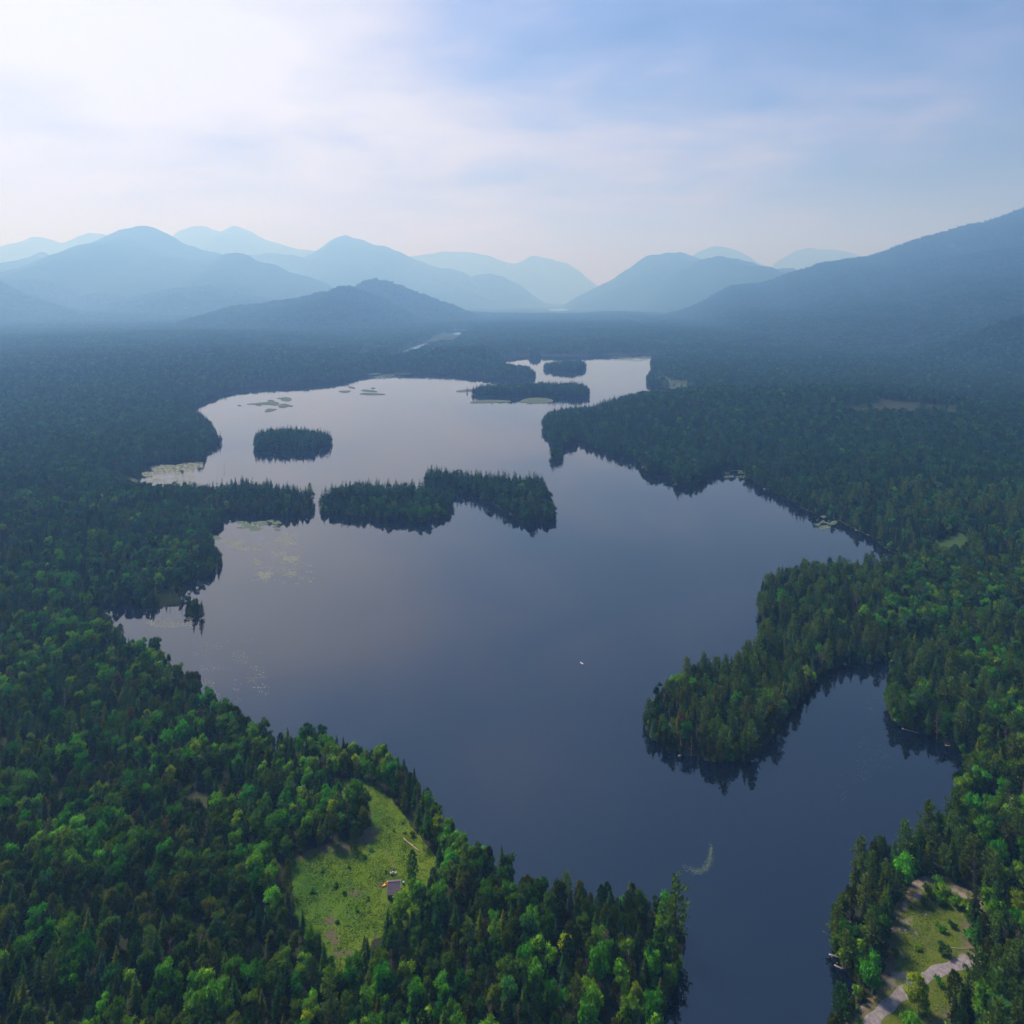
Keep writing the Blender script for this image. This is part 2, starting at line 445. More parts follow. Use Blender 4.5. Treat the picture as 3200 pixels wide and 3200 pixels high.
FEN2 = WP([(40, 80), (350, 98), (560, 103), (700, 78), (840, 65), (800, 120), (560, 150), (300, 165), (180, 140)], *CR, z=1.0)
SEDGE = WP([(690, 1325), (700, 1240), (760, 1200), (840, 1200), (890, 1262), (880, 1302), (800, 1322)], *C1)
SEDGE2 = WP([(545, 345), (580, 400), (680, 428), (820, 452), (900, 470), (700, 500), (480, 460), (400, 400), (430, 370)], *C1)
SEDGE3 = WP([(1480, 300), (1540, 262), (1640, 300), (1800, 340), (1932, 370), (1900, 400), (1790, 366), (1650, 347), (1560, 342)], *C3)
# ponds farther up the valley
PONDS = [
    WP([(455, 62), (500, 57), (575, 60), (560, 72), (535, 83), (490, 76)], *C3),
    WP([(230, 180), (262, 155), (320, 132), (360, 120), (410, 121), (395, 137), (340, 147), (300, 165), (270, 184)], *C3),
    WP([(75, 165), (110, 155), (165, 156), (150, 170), (100, 176)], *C3),
    WP([(420, 142), (470, 132), (520, 136), (500, 147), (440, 150)], *C3),
    WP([(330, 397), (370, 393), (415, 395), (400, 402), (350, 403)], 1400, 600, 0.9317),
    WP([(582, 436), (600, 433), (618, 436), (602, 440)], 1400, 600, 0.9317),
]

# ------------------------------------------------------------------ land heights
def lake_sdf(P):
    """metres to the shore; positive on land, negative on water"""
    d = seg_dist(P, [LAKE] + ISLES)
    wet = in_poly(P, LAKE)
    for i in ISLES:
        wet &= ~in_poly(P, i)
    s = np.where(wet, -d, d)
    near = np.clip(P[:, 1] / 400, 0.6, 2.2)
    return s + near * 3.2 * fbm(P[:, 0] / 14, P[:, 1] / 14, 5, 3)
KNOLLS = [(300, 960, 16, 230, 170), (-20, 1790, 22, 210, 140), (520, 900, 14, 200, 260), (-760, 1650, 16, 420, 420), (-1350, 2300, 12, 600, 500),
          (-1100, 2500, 12, 420, 320), (700, 2600, 15, 700, 420), (300, 3300, 12, 800, 500), (-150, 470, 4, 60, 60), (-290, 620, 8, 150, 200), (330, 520, 8, 140, 180)]
def open_mask(P):
    """1 on open ground (meadow, fen, sedge, ponds)"""
    m = np.zeros(len(P), bool)
    for poly in (CLEARING, ROADSIDE, GLADE, GLADE2, FEN, FEN2, SEDGE, SEDGE2, SEDGE3):
        ins = in_poly(P, poly)
        if poly in (FEN, FEN2, SEDGE3) and ins.any():     # a few trees straggle into the fens from their rims
            d_ = np.zeros(len(P)); d_[ins] = seg_dist(P[ins], [poly])
            k_ = fbm(P[:, 0] / 30, P[:, 1] / 16, 401, 3) * 2
            ins &= ~((vnoise(P[:, 0] * 3.7, P[:, 1] * 3.7, 402) + k_ * 0.6 - d_ / 60) > 0.42)
        m |= ins
    return m
def flat_mask(P):
    """1 where the land is a flat marsh, fading out of its border"""
    m = np.zeros(len(P))
    for poly in (FEN2, SEDGE, SEDGE2, SEDGE3):
        ins = in_poly(P, poly)
        xs = [p[0] for p in poly]; ys = [p[1] for p in poly]
        cand = (P[:, 0] > min(xs) - 40) & (P[:, 0] < max(xs) + 40) & (P[:, 1] > min(ys) - 40) & (P[:, 1] < max(ys) + 40)
        if cand.any():
            d = seg_dist(P[cand], [poly])
            v = np.where(ins[cand], 1.0, 1 - smoothstep(0, 25, d))
            m[cand] = np.maximum(m[cand], v)
    return m
def land_h(P, s):
    x, y = P[:, 0], P[:, 1]
    up = 0.4 + 5.5 * (1 - np.exp(-np.maximum(s, 0) / 55.0)) 
    for (cx, cy_, h, rx, ry) in KNOLLS:
        up = up + h * np.exp(-((x - cx) / rx) ** 2 - ((y - cy_) / ry) ** 2) * smoothstep(0, 60, s)
    far = smoothstep(2300, 5200, y) * (1 - 0.9 * np.exp(-((x / np.maximum(y, 500) - 0.03) / 0.17) ** 2))
    up = up + far * (20 + 150 * np.maximum(fbm(x / 1500, y / 1100, 31, 4), -0.12)) + smoothstep(30, 150, s) * 8 * fbm(x / 120, y / 120, 3, 3)
    fm = flat_mask(P)
    up = up * (1 - fm) + 0.25 * fm
    return np.where(s > 0, up, -0.45 - np.minimum(-s * 0.08, 2.2))
def pond_lower(P, h):
    for poly, zl in zip(PONDS, POND_Z):
        xs = [p[0] for p in poly]; ys = [p[1] for p in poly]
        cx, cyy = sum(xs) / len(xs), sum(ys) / len(ys)
        rx, ry = (max(xs) - min(xs)) / 2 * 1.5, (max(ys) - min(ys)) / 2 * 1.9
        q = ((P[:, 0] - cx) / rx) ** 2 + ((P[:, 1] - cyy) / ry) ** 2
        k = 1 - smoothstep(0.55, 1.3, q)
        h = h * (1 - k) + (zl - 1.2) * k
    return h
POND_Z = [5.4, 5.2, 5.2, 5.2, 9.5, 7.0]

# mountains and hills: crest line in photograph pixels, distance of the crest, width of front and back slope
A5 = (0, 600, 0.8282); A6 = (1400, 600, 0.9317)
def crest(pts, o):
    return [(o[0] + a * o[2], o[1] + b * o[2]) for a, b in pts]
MOUNTAINS = [
    # name, label, crest, distance, front, back, roughness
    ("mountain", "big blue mountain with a rounded peak on the skyline beyond the far woods", crest([(-500, 420), (-200, 350), (0, 300), (80, 265), (150, 235), (200, 235), (250, 238), (330, 195), (400, 155), (450, 135), (520, 120), (550, 115), (575, 122), (640, 150), (700, 185), (770, 210), (850, 245), (950, 290), (1050, 340), (1200, 410), (1350, 470)], A5), 8200, 3300, 2500, 1.0),
    ("mountain", "long blue spur sloping down from the big rounded mountain", crest([(560, 430), (700, 330), (800, 270), (850, 246), (890, 238), (930, 244), (1000, 268), (1100, 300), (1180, 325), (1240, 350), (1320, 395), (1420, 440), (1550, 500)], A5), 7000, 2400, 2000, 1.0),
    ("mountain", "pale far ridge showing behind the shoulder of the big rounded mountain", crest([(-600, 330), (-200, 240), (0, 205), (60, 190), (120, 178), (150, 183), (240, 182), (290, 160), (330, 150), (390, 152), (440, 175), (520, 205), (650, 270), (800, 380)], A5), 12500, 3000, 2000, 1.0),
    ("mountain", "pale twin topped ridge behind the big rounded mountain", crest([(450, 330), (560, 230), (660, 155), (720, 140), (780, 138), (830, 155), (860, 140), (890, 133), (930, 148), (980, 170), (1040, 185), (1110, 205), (1180, 228), (1260, 270), (1400, 380)], A5), 13600, 3000, 2000, 1.0),
    ("mountain", "faint lower ridge between the twin topped ridge and the pointed mountain", crest([(700, 360), (800, 270), (900, 230), (960, 228), (1050, 228), (1100, 235), (1150, 255), (1200, 290), (1260, 340), (1350, 400)], A5), 10200, 2500, 2000, 1.0),
    ("mountain", "pale pointed mountain with a long stepped shoulder over the valley", crest([(1000, 380), (1100, 280), (1150, 245), (1190, 225), (1240, 195), (1290, 168), (1315, 160), (1340, 165), (1400, 195), (1470, 225), (1550, 255), (1600, 275), (1660, 290), (1710, 292), (1750, 310), (1800, 340), (1860, 370), (1932, 400), (2050, 450)], A5), 10600, 3000, 2200, 1.0),
    ("mountain", "very faint far range at the head of the valley", crest([(-420, 330), (-300, 240), (-200, 215), (-100, 215), (0, 205), (60, 195), (130, 205), (180, 230), (230, 235), (280, 220), (340, 222), (400, 250), (450, 280), (490, 310), (560, 350)], A6), 15400, 2500, 1000, 1.0),
    ("mountain", "small faint hill on the valley floor below the far range", crest([(0, 350), (80, 288), (140, 275), (190, 285), (240, 310), (290, 350), (330, 375)], A6), 10400, 1500, 1500, 1.0),
    ("mountain", "steep blue mountain closing the valley with a flat double top", crest([(380, 385), (430, 352), (500, 320), (560, 290), (610, 260), (660, 222), (700, 212), (735, 205), (760, 210), (780, 205), (820, 215), (870, 228), (950, 275), (1050, 340)], A6), 9400, 2600, 2200, 1.0),
    ("mountain", "pale dome behind the steep flat topped mountain", crest([(700, 330), (780, 250), (840, 210), (880, 190), (920, 184), (970, 195), (1010, 215), (1060, 245), (1150, 300)], A6), 14400, 2200, 1500, 1.0),
    ("mountain", "faintest dome between the pale dome and the long dark slope", crest([(1000, 300), (1100, 240), (1160, 205), (1220, 185), (1290, 180), (1360, 195), (1430, 225), (1550, 300)], A6), 15600, 2200, 900, 1.0),
    ("mountain", "round shouldered blue mountain in front of the steep flat topped one", crest([(560, 400), (650, 350), (700, 318), (760, 280), (820, 250), (870, 230), (920, 226), (970, 228), (1020, 235), (1060, 250), (1100, 265), (1150, 263), (1250, 290), (1400, 360)], A6), 7600, 2600, 2000, 1.0),
    ("mountain", "long dark blue forested slope climbing out of the picture on one side", crest([(700, 420), (800, 392), (860, 365), (900, 340), (950, 315), (1000, 308), (1050, 305), (1100, 290), (1150, 270), (1200, 255), (1250, 238), (1310, 230), (1370, 225), (1420, 218), (1460, 205), (1530, 180), (1600, 155), (1680, 130), (1760, 100), (1850, 82), (1932, 55), (2100, 10), (2350, -30), (2700, 0), (3100, 150)], A6), 5000, 3400, 2200, 0.8),
    ("hill", "dark blue wooded hill with three stepped tops beyond the lake", crest([(600, 530), (740, 478), (800, 455), (880, 430), (940, 422), (990, 420), (1040, 410), (1120, 400), (1180, 385), (1240, 370), (1280, 350), (1330, 355), (1390, 380), (1450, 405), (1520, 440), (1580, 480), (1680, 530)], A5), 3900, 1100, 900, 1.0),
    ("hill", "dark blue wooded hill with a smooth round top behind the stepped one", crest([(1200, 480), (1340, 357), (1380, 330), (1420, 326), (1480, 340), (1540, 365), (1600, 385), (1680, 415), (1740, 440), (1850, 490)], A5), 4700, 1100, 900, 1.0),
    ("hill", "blue wooded hill cut by the edge of the picture below the big mountain", crest([(-400, 260), (-200, 290), (0, 338), (60, 370), (120, 395), (180, 415), (260, 440), (340, 470)], A5), 4600, 1400, 1000, 1.0),
    ("hill", "small blue hill just behind the one cut by the picture edge", crest([(-80, 390), (20, 335), (60, 330), (110, 345), (180, 375), (240, 400), (350, 440)], A5), 5400, 1200, 1000, 1.0),
    ("hill", "green blue wooded hillside rising beyond the fen", crest([(1400, 620), (1500, 570), (1560, 555), (1650, 525), (1750, 485), (1850, 440), (1932, 410), (2050, 365), (2250, 320), (2500, 330), (2800, 420)], A6), 1750, 620, 900, 0.6),
]
MT = []
for i, (nm, lab, cr, zk, wf, wb, rg) in enumerate(MOUNTAINS):
    X = np.array([(p[0] - HX) / F * zk for p in cr]); Z = np.array([CAM_H + (HY - p[1]) / F * zk for p in cr])
    if zk < 5500:
        Z = Z - 9.0     # the woods stand on it
    # taper both ends into the ground
    X = np.concatenate([[X[0] - 0.22 * zk], X, [X[-1] + 0.22 * zk]]); Z = np.concatenate([[-40], Z, [-40]])
    xs = np.linspace(X[0], X[-1], 900)
    zs = np.interp(xs, X, Z)
    zs = zs + fbm(xs / (0.055 * zk), xs * 0, 300 + i, 4) * (0.020 if zk > 6000 else 0.011) * zk * smoothstep(150, 500, zs)
    k = np.hanning(9); k /= k.sum()
    zs = np.convolve(np.pad(zs, 4, mode="edge"), k, mode="valid")
    MT.append((nm, lab, xs, zs, zk, wf, wb, rg if rg < 1 else 0.35))
def mount_h(m, P):
    nm, lab, xs, zs, zk, wf, wb, fan = m
    # the spurs fan out towards the lake
    c = np.interp(P[:, 0] * (zk / np.maximum(P[:, 1], zk * 0.2)) ** fan, xs, zs, left=-40, right=-40)
    t = np.where(P[:, 1] <= zk, (zk - P[:, 1]) / wf, (P[:, 1] - zk) / wb)
    t = np.clip(t, 0, 1.15)
    prof = 1 - t ** 0.92 * (1.0 - 0.12 * np.sin(t * 3.1))
    sc = wf / 3.2
    spur = fbm(P[:, 0] / sc, P[:, 1] / sc * 0.6, int(zk) % 97, 4)
    h = (c + 40) * np.clip(prof, 0, 1) - 40
    h = h + (c + 40) * 0.5 * spur * smoothstep(0.02, 0.35, t) * (1 - smoothstep(0.75, 1.1, t))
    return h

# ------------------------------------------------------------------ ground sheet
NR, NC = 780, 500
Yp = np.exp(np.linspace(math.log(62.0), math.log(16600.0), NR))
U = np.linspace(-1.0, 1.0, NC)
GX = (U[None, :] * Yp[:, None]); GY = np.repeat(Yp[:, None] - 150.0, NC, 1)
GP = np.stack([GX.ravel(), GY.ravel()], 1)
near = GP[:, 1] < 2600
sd = np.full(len(GP), 500.0)
sd[near] = lake_sdf(GP[near])
gh = land_h(GP, sd)
gh = pond_lower(GP, gh)
GH = gh.reshape(NR, NC)
LOGY = np.log(Yp)
def ground_z(P):
    """height of the ground sheet (bilinear on its own grid)"""
    P = np.atleast_2d(P)
    yp = P[:, 1] + 150.0
    r = np.clip((np.log(yp) - LOGY[0]) / (LOGY[1] - LOGY[0]), 0, NR - 1.001)
    c = np.clip((P[:, 0] / yp + 1) / 2 * (NC - 1), 0, NC - 1.001)
    i = r.astype(int); j = c.astype(int)
    y0 = Yp[i]; y1 = Yp[i + 1]
    fr = (yp - y0) / (y1 - y0); fc = c - j
    return (GH[i, j] * (1 - fc) + GH[i, j + 1] * fc) * (1 - fr) + (GH[i + 1, j] * (1 - fc) + GH[i + 1, j + 1] * fc) * fr
idx = np.arange(NR * NC).reshape(NR, NC)
quads = np.stack([idx[:-1, :-1], idx[:-1, 1:], idx[1:, 1:], idx[1:, :-1]], -1).reshape(-1, 4)
gm = mesh_np("ground", np.column_stack([GP, gh]), quads, [M_SOIL], smooth=True)
n = fbm(GP[:, 0] / 9, GP[:, 1] / 9, 8, 3) + 0.5
gc = np.outer(1 - n, (0.020, 0.028, 0.012)) + np.outer(n, (0.034, 0.040, 0.018))
m = (np.abs(sd) < 1.2)
gc[m] = (0.032, 0.034, 0.020)
gc[sd < -2.0] = (0.02, 0.02, 0.016)
for poly, ca, cb in ((FEN, (0.034, 0.044, 0.019), (0.020, 0.036, 0.014)), (FEN2, (0.06, 0.072, 0.035), (0.035, 0.055, 0.022)), (SEDGE, (0.05, 0.09, 0.03), (0.08, 0.10, 0.04)),
                     (SEDGE2, (0.06, 0.10, 0.05), (0.09, 0.11, 0.06)), (SEDGE3, (0.06, 0.085, 0.035), (0.04, 0.065, 0.028)), (GLADE2, (0.030, 0.078, 0.018), (0.045, 0.080, 0.018)), (GLADE, (0.035, 0.055, 0.018), (0.05, 0.05, 0.028))):
    ins = in_poly(GP, poly) & (sd > 0)
    k = (fbm(GP[ins, 0] / 12, GP[ins, 1] / 6, 44, 3) * 2.4 + 0.5).clip(0, 1)[:, None]
    gc[ins] = np.array(ca) * k + np.array(cb) * (1 - k)
far = smoothstep(1800, 3200, GP[:, 1])[:, None]
n2 = (fbm(GP[:, 0] / 60, GP[:, 1] / 60, 18, 4) + 0.5)[:, None]
gc = gc * (1 - far) + far * (np.array((0.012, 0.030, 0.012)) * n2 + np.array((0.022, 0.045, 0.016)) * (1 - n2))
set_soil(gm, gc)
add("ground", gm, kind="structure", label="forest floor and low land round the lake")

# mountains
m_for, nt = new_mat("far_forest")
o_ = N(nt, "ShaderNodeOutputMaterial"); b_ = N(nt, "ShaderNodeBsdfDiffuse")
t_ = N(nt, "ShaderNodeTexCoord"); z_ = N(nt, "ShaderNodeTexNoise"); z_.inputs["Scale"].default_value = 0.035; z_.inputs["Detail"].default_value = 8; z_.inputs["Roughness"].default_value = 0.75
r_ = N(nt, "ShaderNodeValToRGB")
r_.color_ramp.elements[0].position = 0.35; r_.color_ramp.elements[0].color = (0.010, 0.028, 0.012, 1)
r_.color_ramp.elements[1].position = 0.68; r_.color_ramp.elements[1].color = (0.030, 0.068, 0.022, 1)
nt.links.new(t_.outputs["Object"], z_.inputs[0]); nt.links.new(z_.outputs[0], r_.inputs[0]); nt.links.new(r_.outputs[0], b_.inputs[0]); nt.links.new(b_.outputs[0], o_.inputs[0])
for m in MT:
    nm, lab, xs, zs, zk, wf, wb, fan = m
    nx = 420 if zk < 6000 else 220
    ny = 90 if zk < 6000 else 44
    X = np.linspace(xs[0], xs[-1], nx)
    Y = np.concatenate([zk - wf * 1.1 * np.linspace(1, 0, ny) ** 1.25, zk + wb * np.linspace(0, 1.1, 12)[1:]])
    PX, PY = np.meshgrid(X, Y)
    P = np.column_stack([PX.ravel(), PY.ravel()])
    h = mount_h(m, P)
    h = h + RNG.uniform(-1, 1, len(h)) * (4.5 if zk < 6000 else 3.0)   # canopy roughness
    ii = np.arange(len(Y) * nx).reshape(len(Y), nx)
    q = np.stack([ii[:-1, :-1], ii[:-1, 1:], ii[1:, 1:], ii[1:, :-1]], -1).reshape(-1, 4)
    hv = h[q].max(axis=1)
    q = q[hv > -25]
    me = mesh_np(nm, np.column_stack([P, h]), q, [m_for], smooth=zk > 6000)
    add(nm, me, kind="structure", label=lab)

# ------------------------------------------------------------------ water
m_wat, nt = new_mat("lake_water")
o_ = N(nt, "ShaderNodeOutputMaterial"); b_ = N(nt, "ShaderNodeBsdfPrincipled")
b_.inputs["Base Color"].default_value = (0.002, 0.005, 0.013, 1)
b_.inputs["Roughness"].default_value = 0.03
b_.inputs["IOR"].default_value = 1.82
t_ = N(nt, "ShaderNodeTexCoord")
mp = N(nt, "ShaderNodeMapping"); mp.inputs["Scale"].default_value = (0.35, 0.9, 1)
z_ = N(nt, "ShaderNodeTexNoise"); z_.inputs["Scale"].default_value = 1.0; z_.inputs["Detail"].default_value = 3
bp = N(nt, "ShaderNodeBump"); bp.inputs["Strength"].default_value = 0.02; bp.inputs["Distance"].default_value = 0.2
nt.links.new(t_.outputs["Object"], mp.inputs[0]); nt.links.new(mp.outputs[0], z_.inputs[0]); nt.links.new(z_.outputs[0], bp.inputs["Height"])
nt.links.new(bp.outputs[0], b_.inputs["Normal"]); nt.links.new(b_.outputs[0], o_.inputs[0])
add("lake", mesh_py("lake", [(-900, -80, 0), (1200, -80, 0), (1200, 2250, 0), (-900, 2250, 0)], [(0, 1, 2, 3)], [m_wat]), kind="structure", label="wide calm lake mirroring the clouded sky")
for poly, zl, lab in zip(PONDS, POND_Z, ["pale pond in the woods beyond the lake", "marshy pond arm behind the wooded point", "small grey pool in the woods", "narrow pale pool behind the wooded point", "far bright pond at the foot of the valley", "tiny far pool among the distant woods"]):
    add("pond", mesh_py("pond", [(x, y, zl) for x, y in poly], [tuple(range(len(poly)))], [m_wat]), kind="structure", label=lab)

# ------------------------------------------------------------------ trees: shapes
def unit(v):
    return v / (np.linalg.norm(v, axis=-1, keepdims=True) + 1e-9)
def leaf_quads(C, Nn, L, Wd, fold=0.0):
    """one rhombic spray per centre; returns verts and quads"""
    k = len(C)
    r = RNG.normal(size=(k, 3))
    a = unit(np.cross(Nn, r)); b = np.cross(Nn, a)
    L = np.broadcast_to(L, (k,))[:, None]; Wd = np.broadcast_to(Wd, (k,))[:, None]
    V = np.stack([C - a * L, C - b * Wd + Nn * fold * Wd, C + a * L, C + b * Wd + Nn * fold * Wd], 1).reshape(-1, 3)
    return V, np.arange(4 * k).reshape(-1, 4)
def dir_quads(C, D, Nn, L, Wd):
    """sprays that point along D and lie in the plane normal to Nn"""
    k = len(C)
    b = unit(np.cross(Nn, D))
    L = np.broadcast_to(L, (k,))[:, None]; Wd = np.broadcast_to(Wd, (k,))[:, None]
    V = np.stack([C - D * L * 0.5, C - b * Wd, C + D * L * 0.7, C + b * Wd], 1).reshape(-1, 3)
    return V, np.arange(4 * k).reshape(-1, 4)
def cat_parts(parts):
    Vs, Fs, o = [], [], 0
    for V, Fq in parts:
        Vs.append(V); Fs.append(Fq + o); o += len(V)
    return np.concatenate(Vs), np.concatenate(Fs)
def trunk_np(pts, rads, n=6):
    mb = MB().tube(pts, rads, n)
    q = [f for f in mb.F if len(f) == 4]
    return np.array(mb.V), np.array(q)

def broadleaf(h, w, clumps, per, leaf, lean=0.0):
    """trunk with limbs, crown of separate leafy clumps"""
    base = h * 0.22
    cz = h * 0.60
    tr = [trunk_np([(0, 0, -0.4), (0.1, 0.05, h * 0.3), (lean, 0, h * 0.62), (lean * 1.3, 0.1, h * 0.88)], [h * 0.016, h * 0.013, h * 0.008, 0.03])]
    parts = []
    done = []
    tries = 0
    while len(done) < clumps and tries < 900:
        tries += 1
        t = RNG.uniform(0, 1) ** 0.8
        z = base + t * (h - base) * 0.95
        env = w * math.sqrt(max(0.02, 1 - ((z - cz) / (h - base) / 0.58) ** 2))
        a = RNG.uniform(0, 2 * math.pi)
        r = env * math.sqrt(RNG.uniform(0.12, 0.8))
        c = np.array([r * math.cos(a) + lean * z / h, r * math.sin(a), z])
        if any(np.linalg.norm(c - d) < w * 0.30 for d in done):
            continue
        done.append(c)
    for c in done:
        cr = w * RNG.uniform(0.22, 0.52)
        d = unit(RNG.normal(size=(per, 3)))
        d[:, 2] = np.where(d[:, 2] < -0.35, -d[:, 2] * 0.6, d[:, 2])
        d = unit(d)
        rad = cr * RNG.uniform(0.55, 1.12, (per, 1))
        P = c + d * rad * np.array([1, 1, 0.85])
        nn = unit(d * 0.7 + RNG.normal(size=(per, 3)) * 0.55 + np.array([0, 0, 0.45]))
        parts.append(leaf_quads(P, nn, RNG.uniform(0.7, 1.5, per) * leaf, RNG.uniform(0.26, 0.52, per) * leaf))
        # a few shoots stand out of the clump
        k_ = max(2, per // 9)
        d2 = unit(d[:k_] * 0.6 + np.array([0, 0, 0.9]) + RNG.normal(size=(k_, 3)) * 0.25)
        n2_ = unit(np.cross(d2, RNG.normal(size=(k_, 3))))
        parts.append(dir_quads(c + d2 * cr * RNG.uniform(0.9, 1.35, (k_, 1)), d2, n2_, leaf * 2.0, leaf * 0.42))
        if len(tr) < 7:
            zb = min(c[2] * 0.75, h * 0.6)
            tr.append(trunk_np([(lean * zb / h, 0, zb), tuple(c)], [h * 0.006, 0.03], 4))
    return cat_parts(tr), cat_parts(parts)

def spruce(h, w, levels, nb, seg, droop=0.28, taper=0.95, start=0.12, size=1.0):
    tr = trunk_np([(0, 0, -0.4), (0, 0, h * 0.5), (0, 0, h * 0.97)], [h * 0.014, h * 0.008, 0.02])
    C, D, Nn, L, Wd = [], [], [], [], []
    for i in range(levels):
        t = start + (0.985 - start) * i / (levels - 1)
        R = w * (1 - t) ** taper * (1.0 if t > start + 0.12 else 0.75) * RNG.uniform(0.82, 1.12) + 0.10
        k = max(4, int(nb * (0.45 + 0.55 * (1 - t))))
        a0 = RNG.uniform(0, 6.28)
        for b in range(k):
            a = a0 + 2 * math.pi * b / k + RNG.uniform(-0.25, 0.25)
            rr = R * RNG.uniform(0.7, 1.15)
            m = max(1, int(round(seg * (0.35 + 0.65 * (1 - t)))))
            for s in range(m):
                f = (s + 0.65) / m
                u = np.array([math.cos(a), math.sin(a), 0])
                side = np.array([-u[1], u[0], 0]) * RNG.uniform(-0.16, 0.16) * rr
                C.append(u * rr * f + side + np.array([0, 0, h * t - droop * rr * f + RNG.uniform(-0.12, 0.12)]))
                D.append(u + np.array([0, 0, -droop + RNG.uniform(-0.2, 0.25)]) + RNG.normal(size=3) * 0.25)
                Nn.append(np.array([0, 0, 1]) + u * 0.35 + RNG.normal(size=3) * 0.35)
                L.append(rr / m * RNG.uniform(0.95, 1.5) + 0.18 * size); Wd.append(rr / m * RNG.uniform(0.3, 0.5) + 0.10 * size)
    D = unit(np.array(D)); Nn = unit(np.array(Nn)); Nn = unit(Nn - D * (Nn * D).sum(1, keepdims=True))
    crown = dir_quads(np.array(C), D, Nn, np.array(L), np.array(Wd))
    tip = (np.array([[0.07, 0, h * 0.93], [-0.07, 0.05, h * 0.93], [0, 0, h * 1.02], [0.02, -0.06, h * 0.94]]), np.array([[0, 1, 2, 3]]))
    return tr, cat_parts([crown, tip])

def cedar(h, w, per, leaf):
    """dense narrow egg of upright scaly sprays"""
    tr = trunk_np([(0, 0, -0.4), (0, 0, h * 0.5), (0, 0, h * 0.92)], [h * 0.015, h * 0.01, 0.03])
    t = RNG.uniform(0.06, 1, per)
    env = w * np.sqrt(np.clip(t, 0, 1) ** 0.5 * (1 - t ** 1.6)) * 1.15 + 0.08
    a = RNG.uniform(0, 2 * math.pi, per)
    lob = 1 + 0.22 * np.sin(a * 5 + t * 9) + 0.15 * np.sin(a * 3 - t * 23)
    r = env * lob * RNG.uniform(0.62, 1.05, per)
    C = np.stack([r * np.cos(a), r * np.sin(a), t * h], 1)
    u = np.stack([np.cos(a), np.sin(a), np.zeros(per)], 1)
    D = unit(u * 0.55 + np.array([0, 0, 0.8]) + RNG.normal(size=(per, 3)) * 0.35)
    Nn = unit(u + np.array([0, 0, 0.5]) + RNG.normal(size=(per, 3)) * 0.4); Nn = unit(Nn - D * (Nn * D).sum(1, keepdims=True))
    return tr, dir_quads(C, D, Nn, RNG.uniform(0.8, 1.4, per) * leaf, RNG.uniform(0.3, 0.5, per) * leaf)

def pine(h, w, tiers, nb):
    """white pine: bare lower trunk, uneven level plates of needles"""
    tr = [trunk_np([(0, 0, -0.5), (0.1, 0, h * 0.5), (0.0, 0.1, h * 0.97)], [h * 0.016, h * 0.011, 0.04])]
    parts = []
    for i in range(tiers):
        t = 0.25 + 0.73 * i / (tiers - 1)
        R = w * (1 - t) ** 0.6 * RNG.uniform(0.65, 1.15) + 0.4
        k = max(3, int(nb * (0.5 + 0.5 * (1 - t))))
        a0 = RNG.uniform(0, 6.28)
        for b in range(k):
            a = a0 + 2 * math.pi * b / k + RNG.uniform(-0.4, 0.4)
            rr = R * RNG.uniform(0.6, 1.2)
            e = np.array([math.cos(a) * rr, math.sin(a) * rr, h * t + 0.18 * rr])
            tr.append(trunk_np([(0, 0, h * t - 0.2), tuple(e)], [0.07, 0.02], 3))
            m = int(16 * (0.5 + rr / w))
            f = RNG.uniform(0.35, 1.05, m)
            P = np.outer(f, e - np.array([0, 0, h * t])) + np.array([0, 0, h * t]) + RNG.normal(size=(m, 3)) * np.array([0.32, 0.32, 0.12]) * (0.5 + rr / w)
            D = unit(np.tile(e - np.array([0, 0, h * t - 0.5]), (m, 1)) / max(rr, .1) + RNG.normal(size=(m, 3)) * 0.5 + np.array([0, 0, 0.45]))
            Nn = unit(np.array([0, 0, 1.0]) + RNG.normal(size=(m, 3)) * 0.5); Nn = unit(Nn - D * (Nn * D).sum(1, keepdims=True))
            parts.append(dir_quads(P, D, Nn, RNG.uniform(0.5, 0.9, m), RNG.uniform(0.16, 0.3, m)))
    return cat_parts(tr), cat_parts(parts)

def snag(h, nbr, spread, twigs):
    """bare dead tree; the twigs are thin sprays"""
    tr = trunk_np([(0, 0, -0.8), (0.1, 0, h * 0.4), (0.15, 0.1, h)], [h * 0.014, h * 0.009, 0.02])
    parts = []
    for i in range(nbr):
        t = RNG.uniform(0.25, 0.97)
        a = RNG.uniform(0, 6.28)
        L = spread * (1.1 - t) * RNG.uniform(0.5, 1.2) + 0.25
        s = np.array([0.1, 0.05, h * t]); e = s + np.array([math.cos(a) * L, math.sin(a) * L, L * RNG.uniform(-0.3, 0.6)])
        parts.append(trunk_np([tuple(s), tuple((s + e) / 2 + np.array([0, 0, 0.06])), tuple(e)], [0.045, 0.03, 0.012], 3))
        for k in range(twigs):
            f = RNG.uniform(0.3, 1); p = s + (e - s) * f
            d = unit(np.array([[math.cos(a) + RNG.normal() * .7, math.sin(a) + RNG.normal() * .7, RNG.normal() * .6]]))
            nn = unit(np.cross(d, RNG.normal(size=(1, 3))))
            parts.append(dir_quads(p[None], d, nn, L * 0.45 + .15, 0.035))
    return tr, cat_parts(parts)

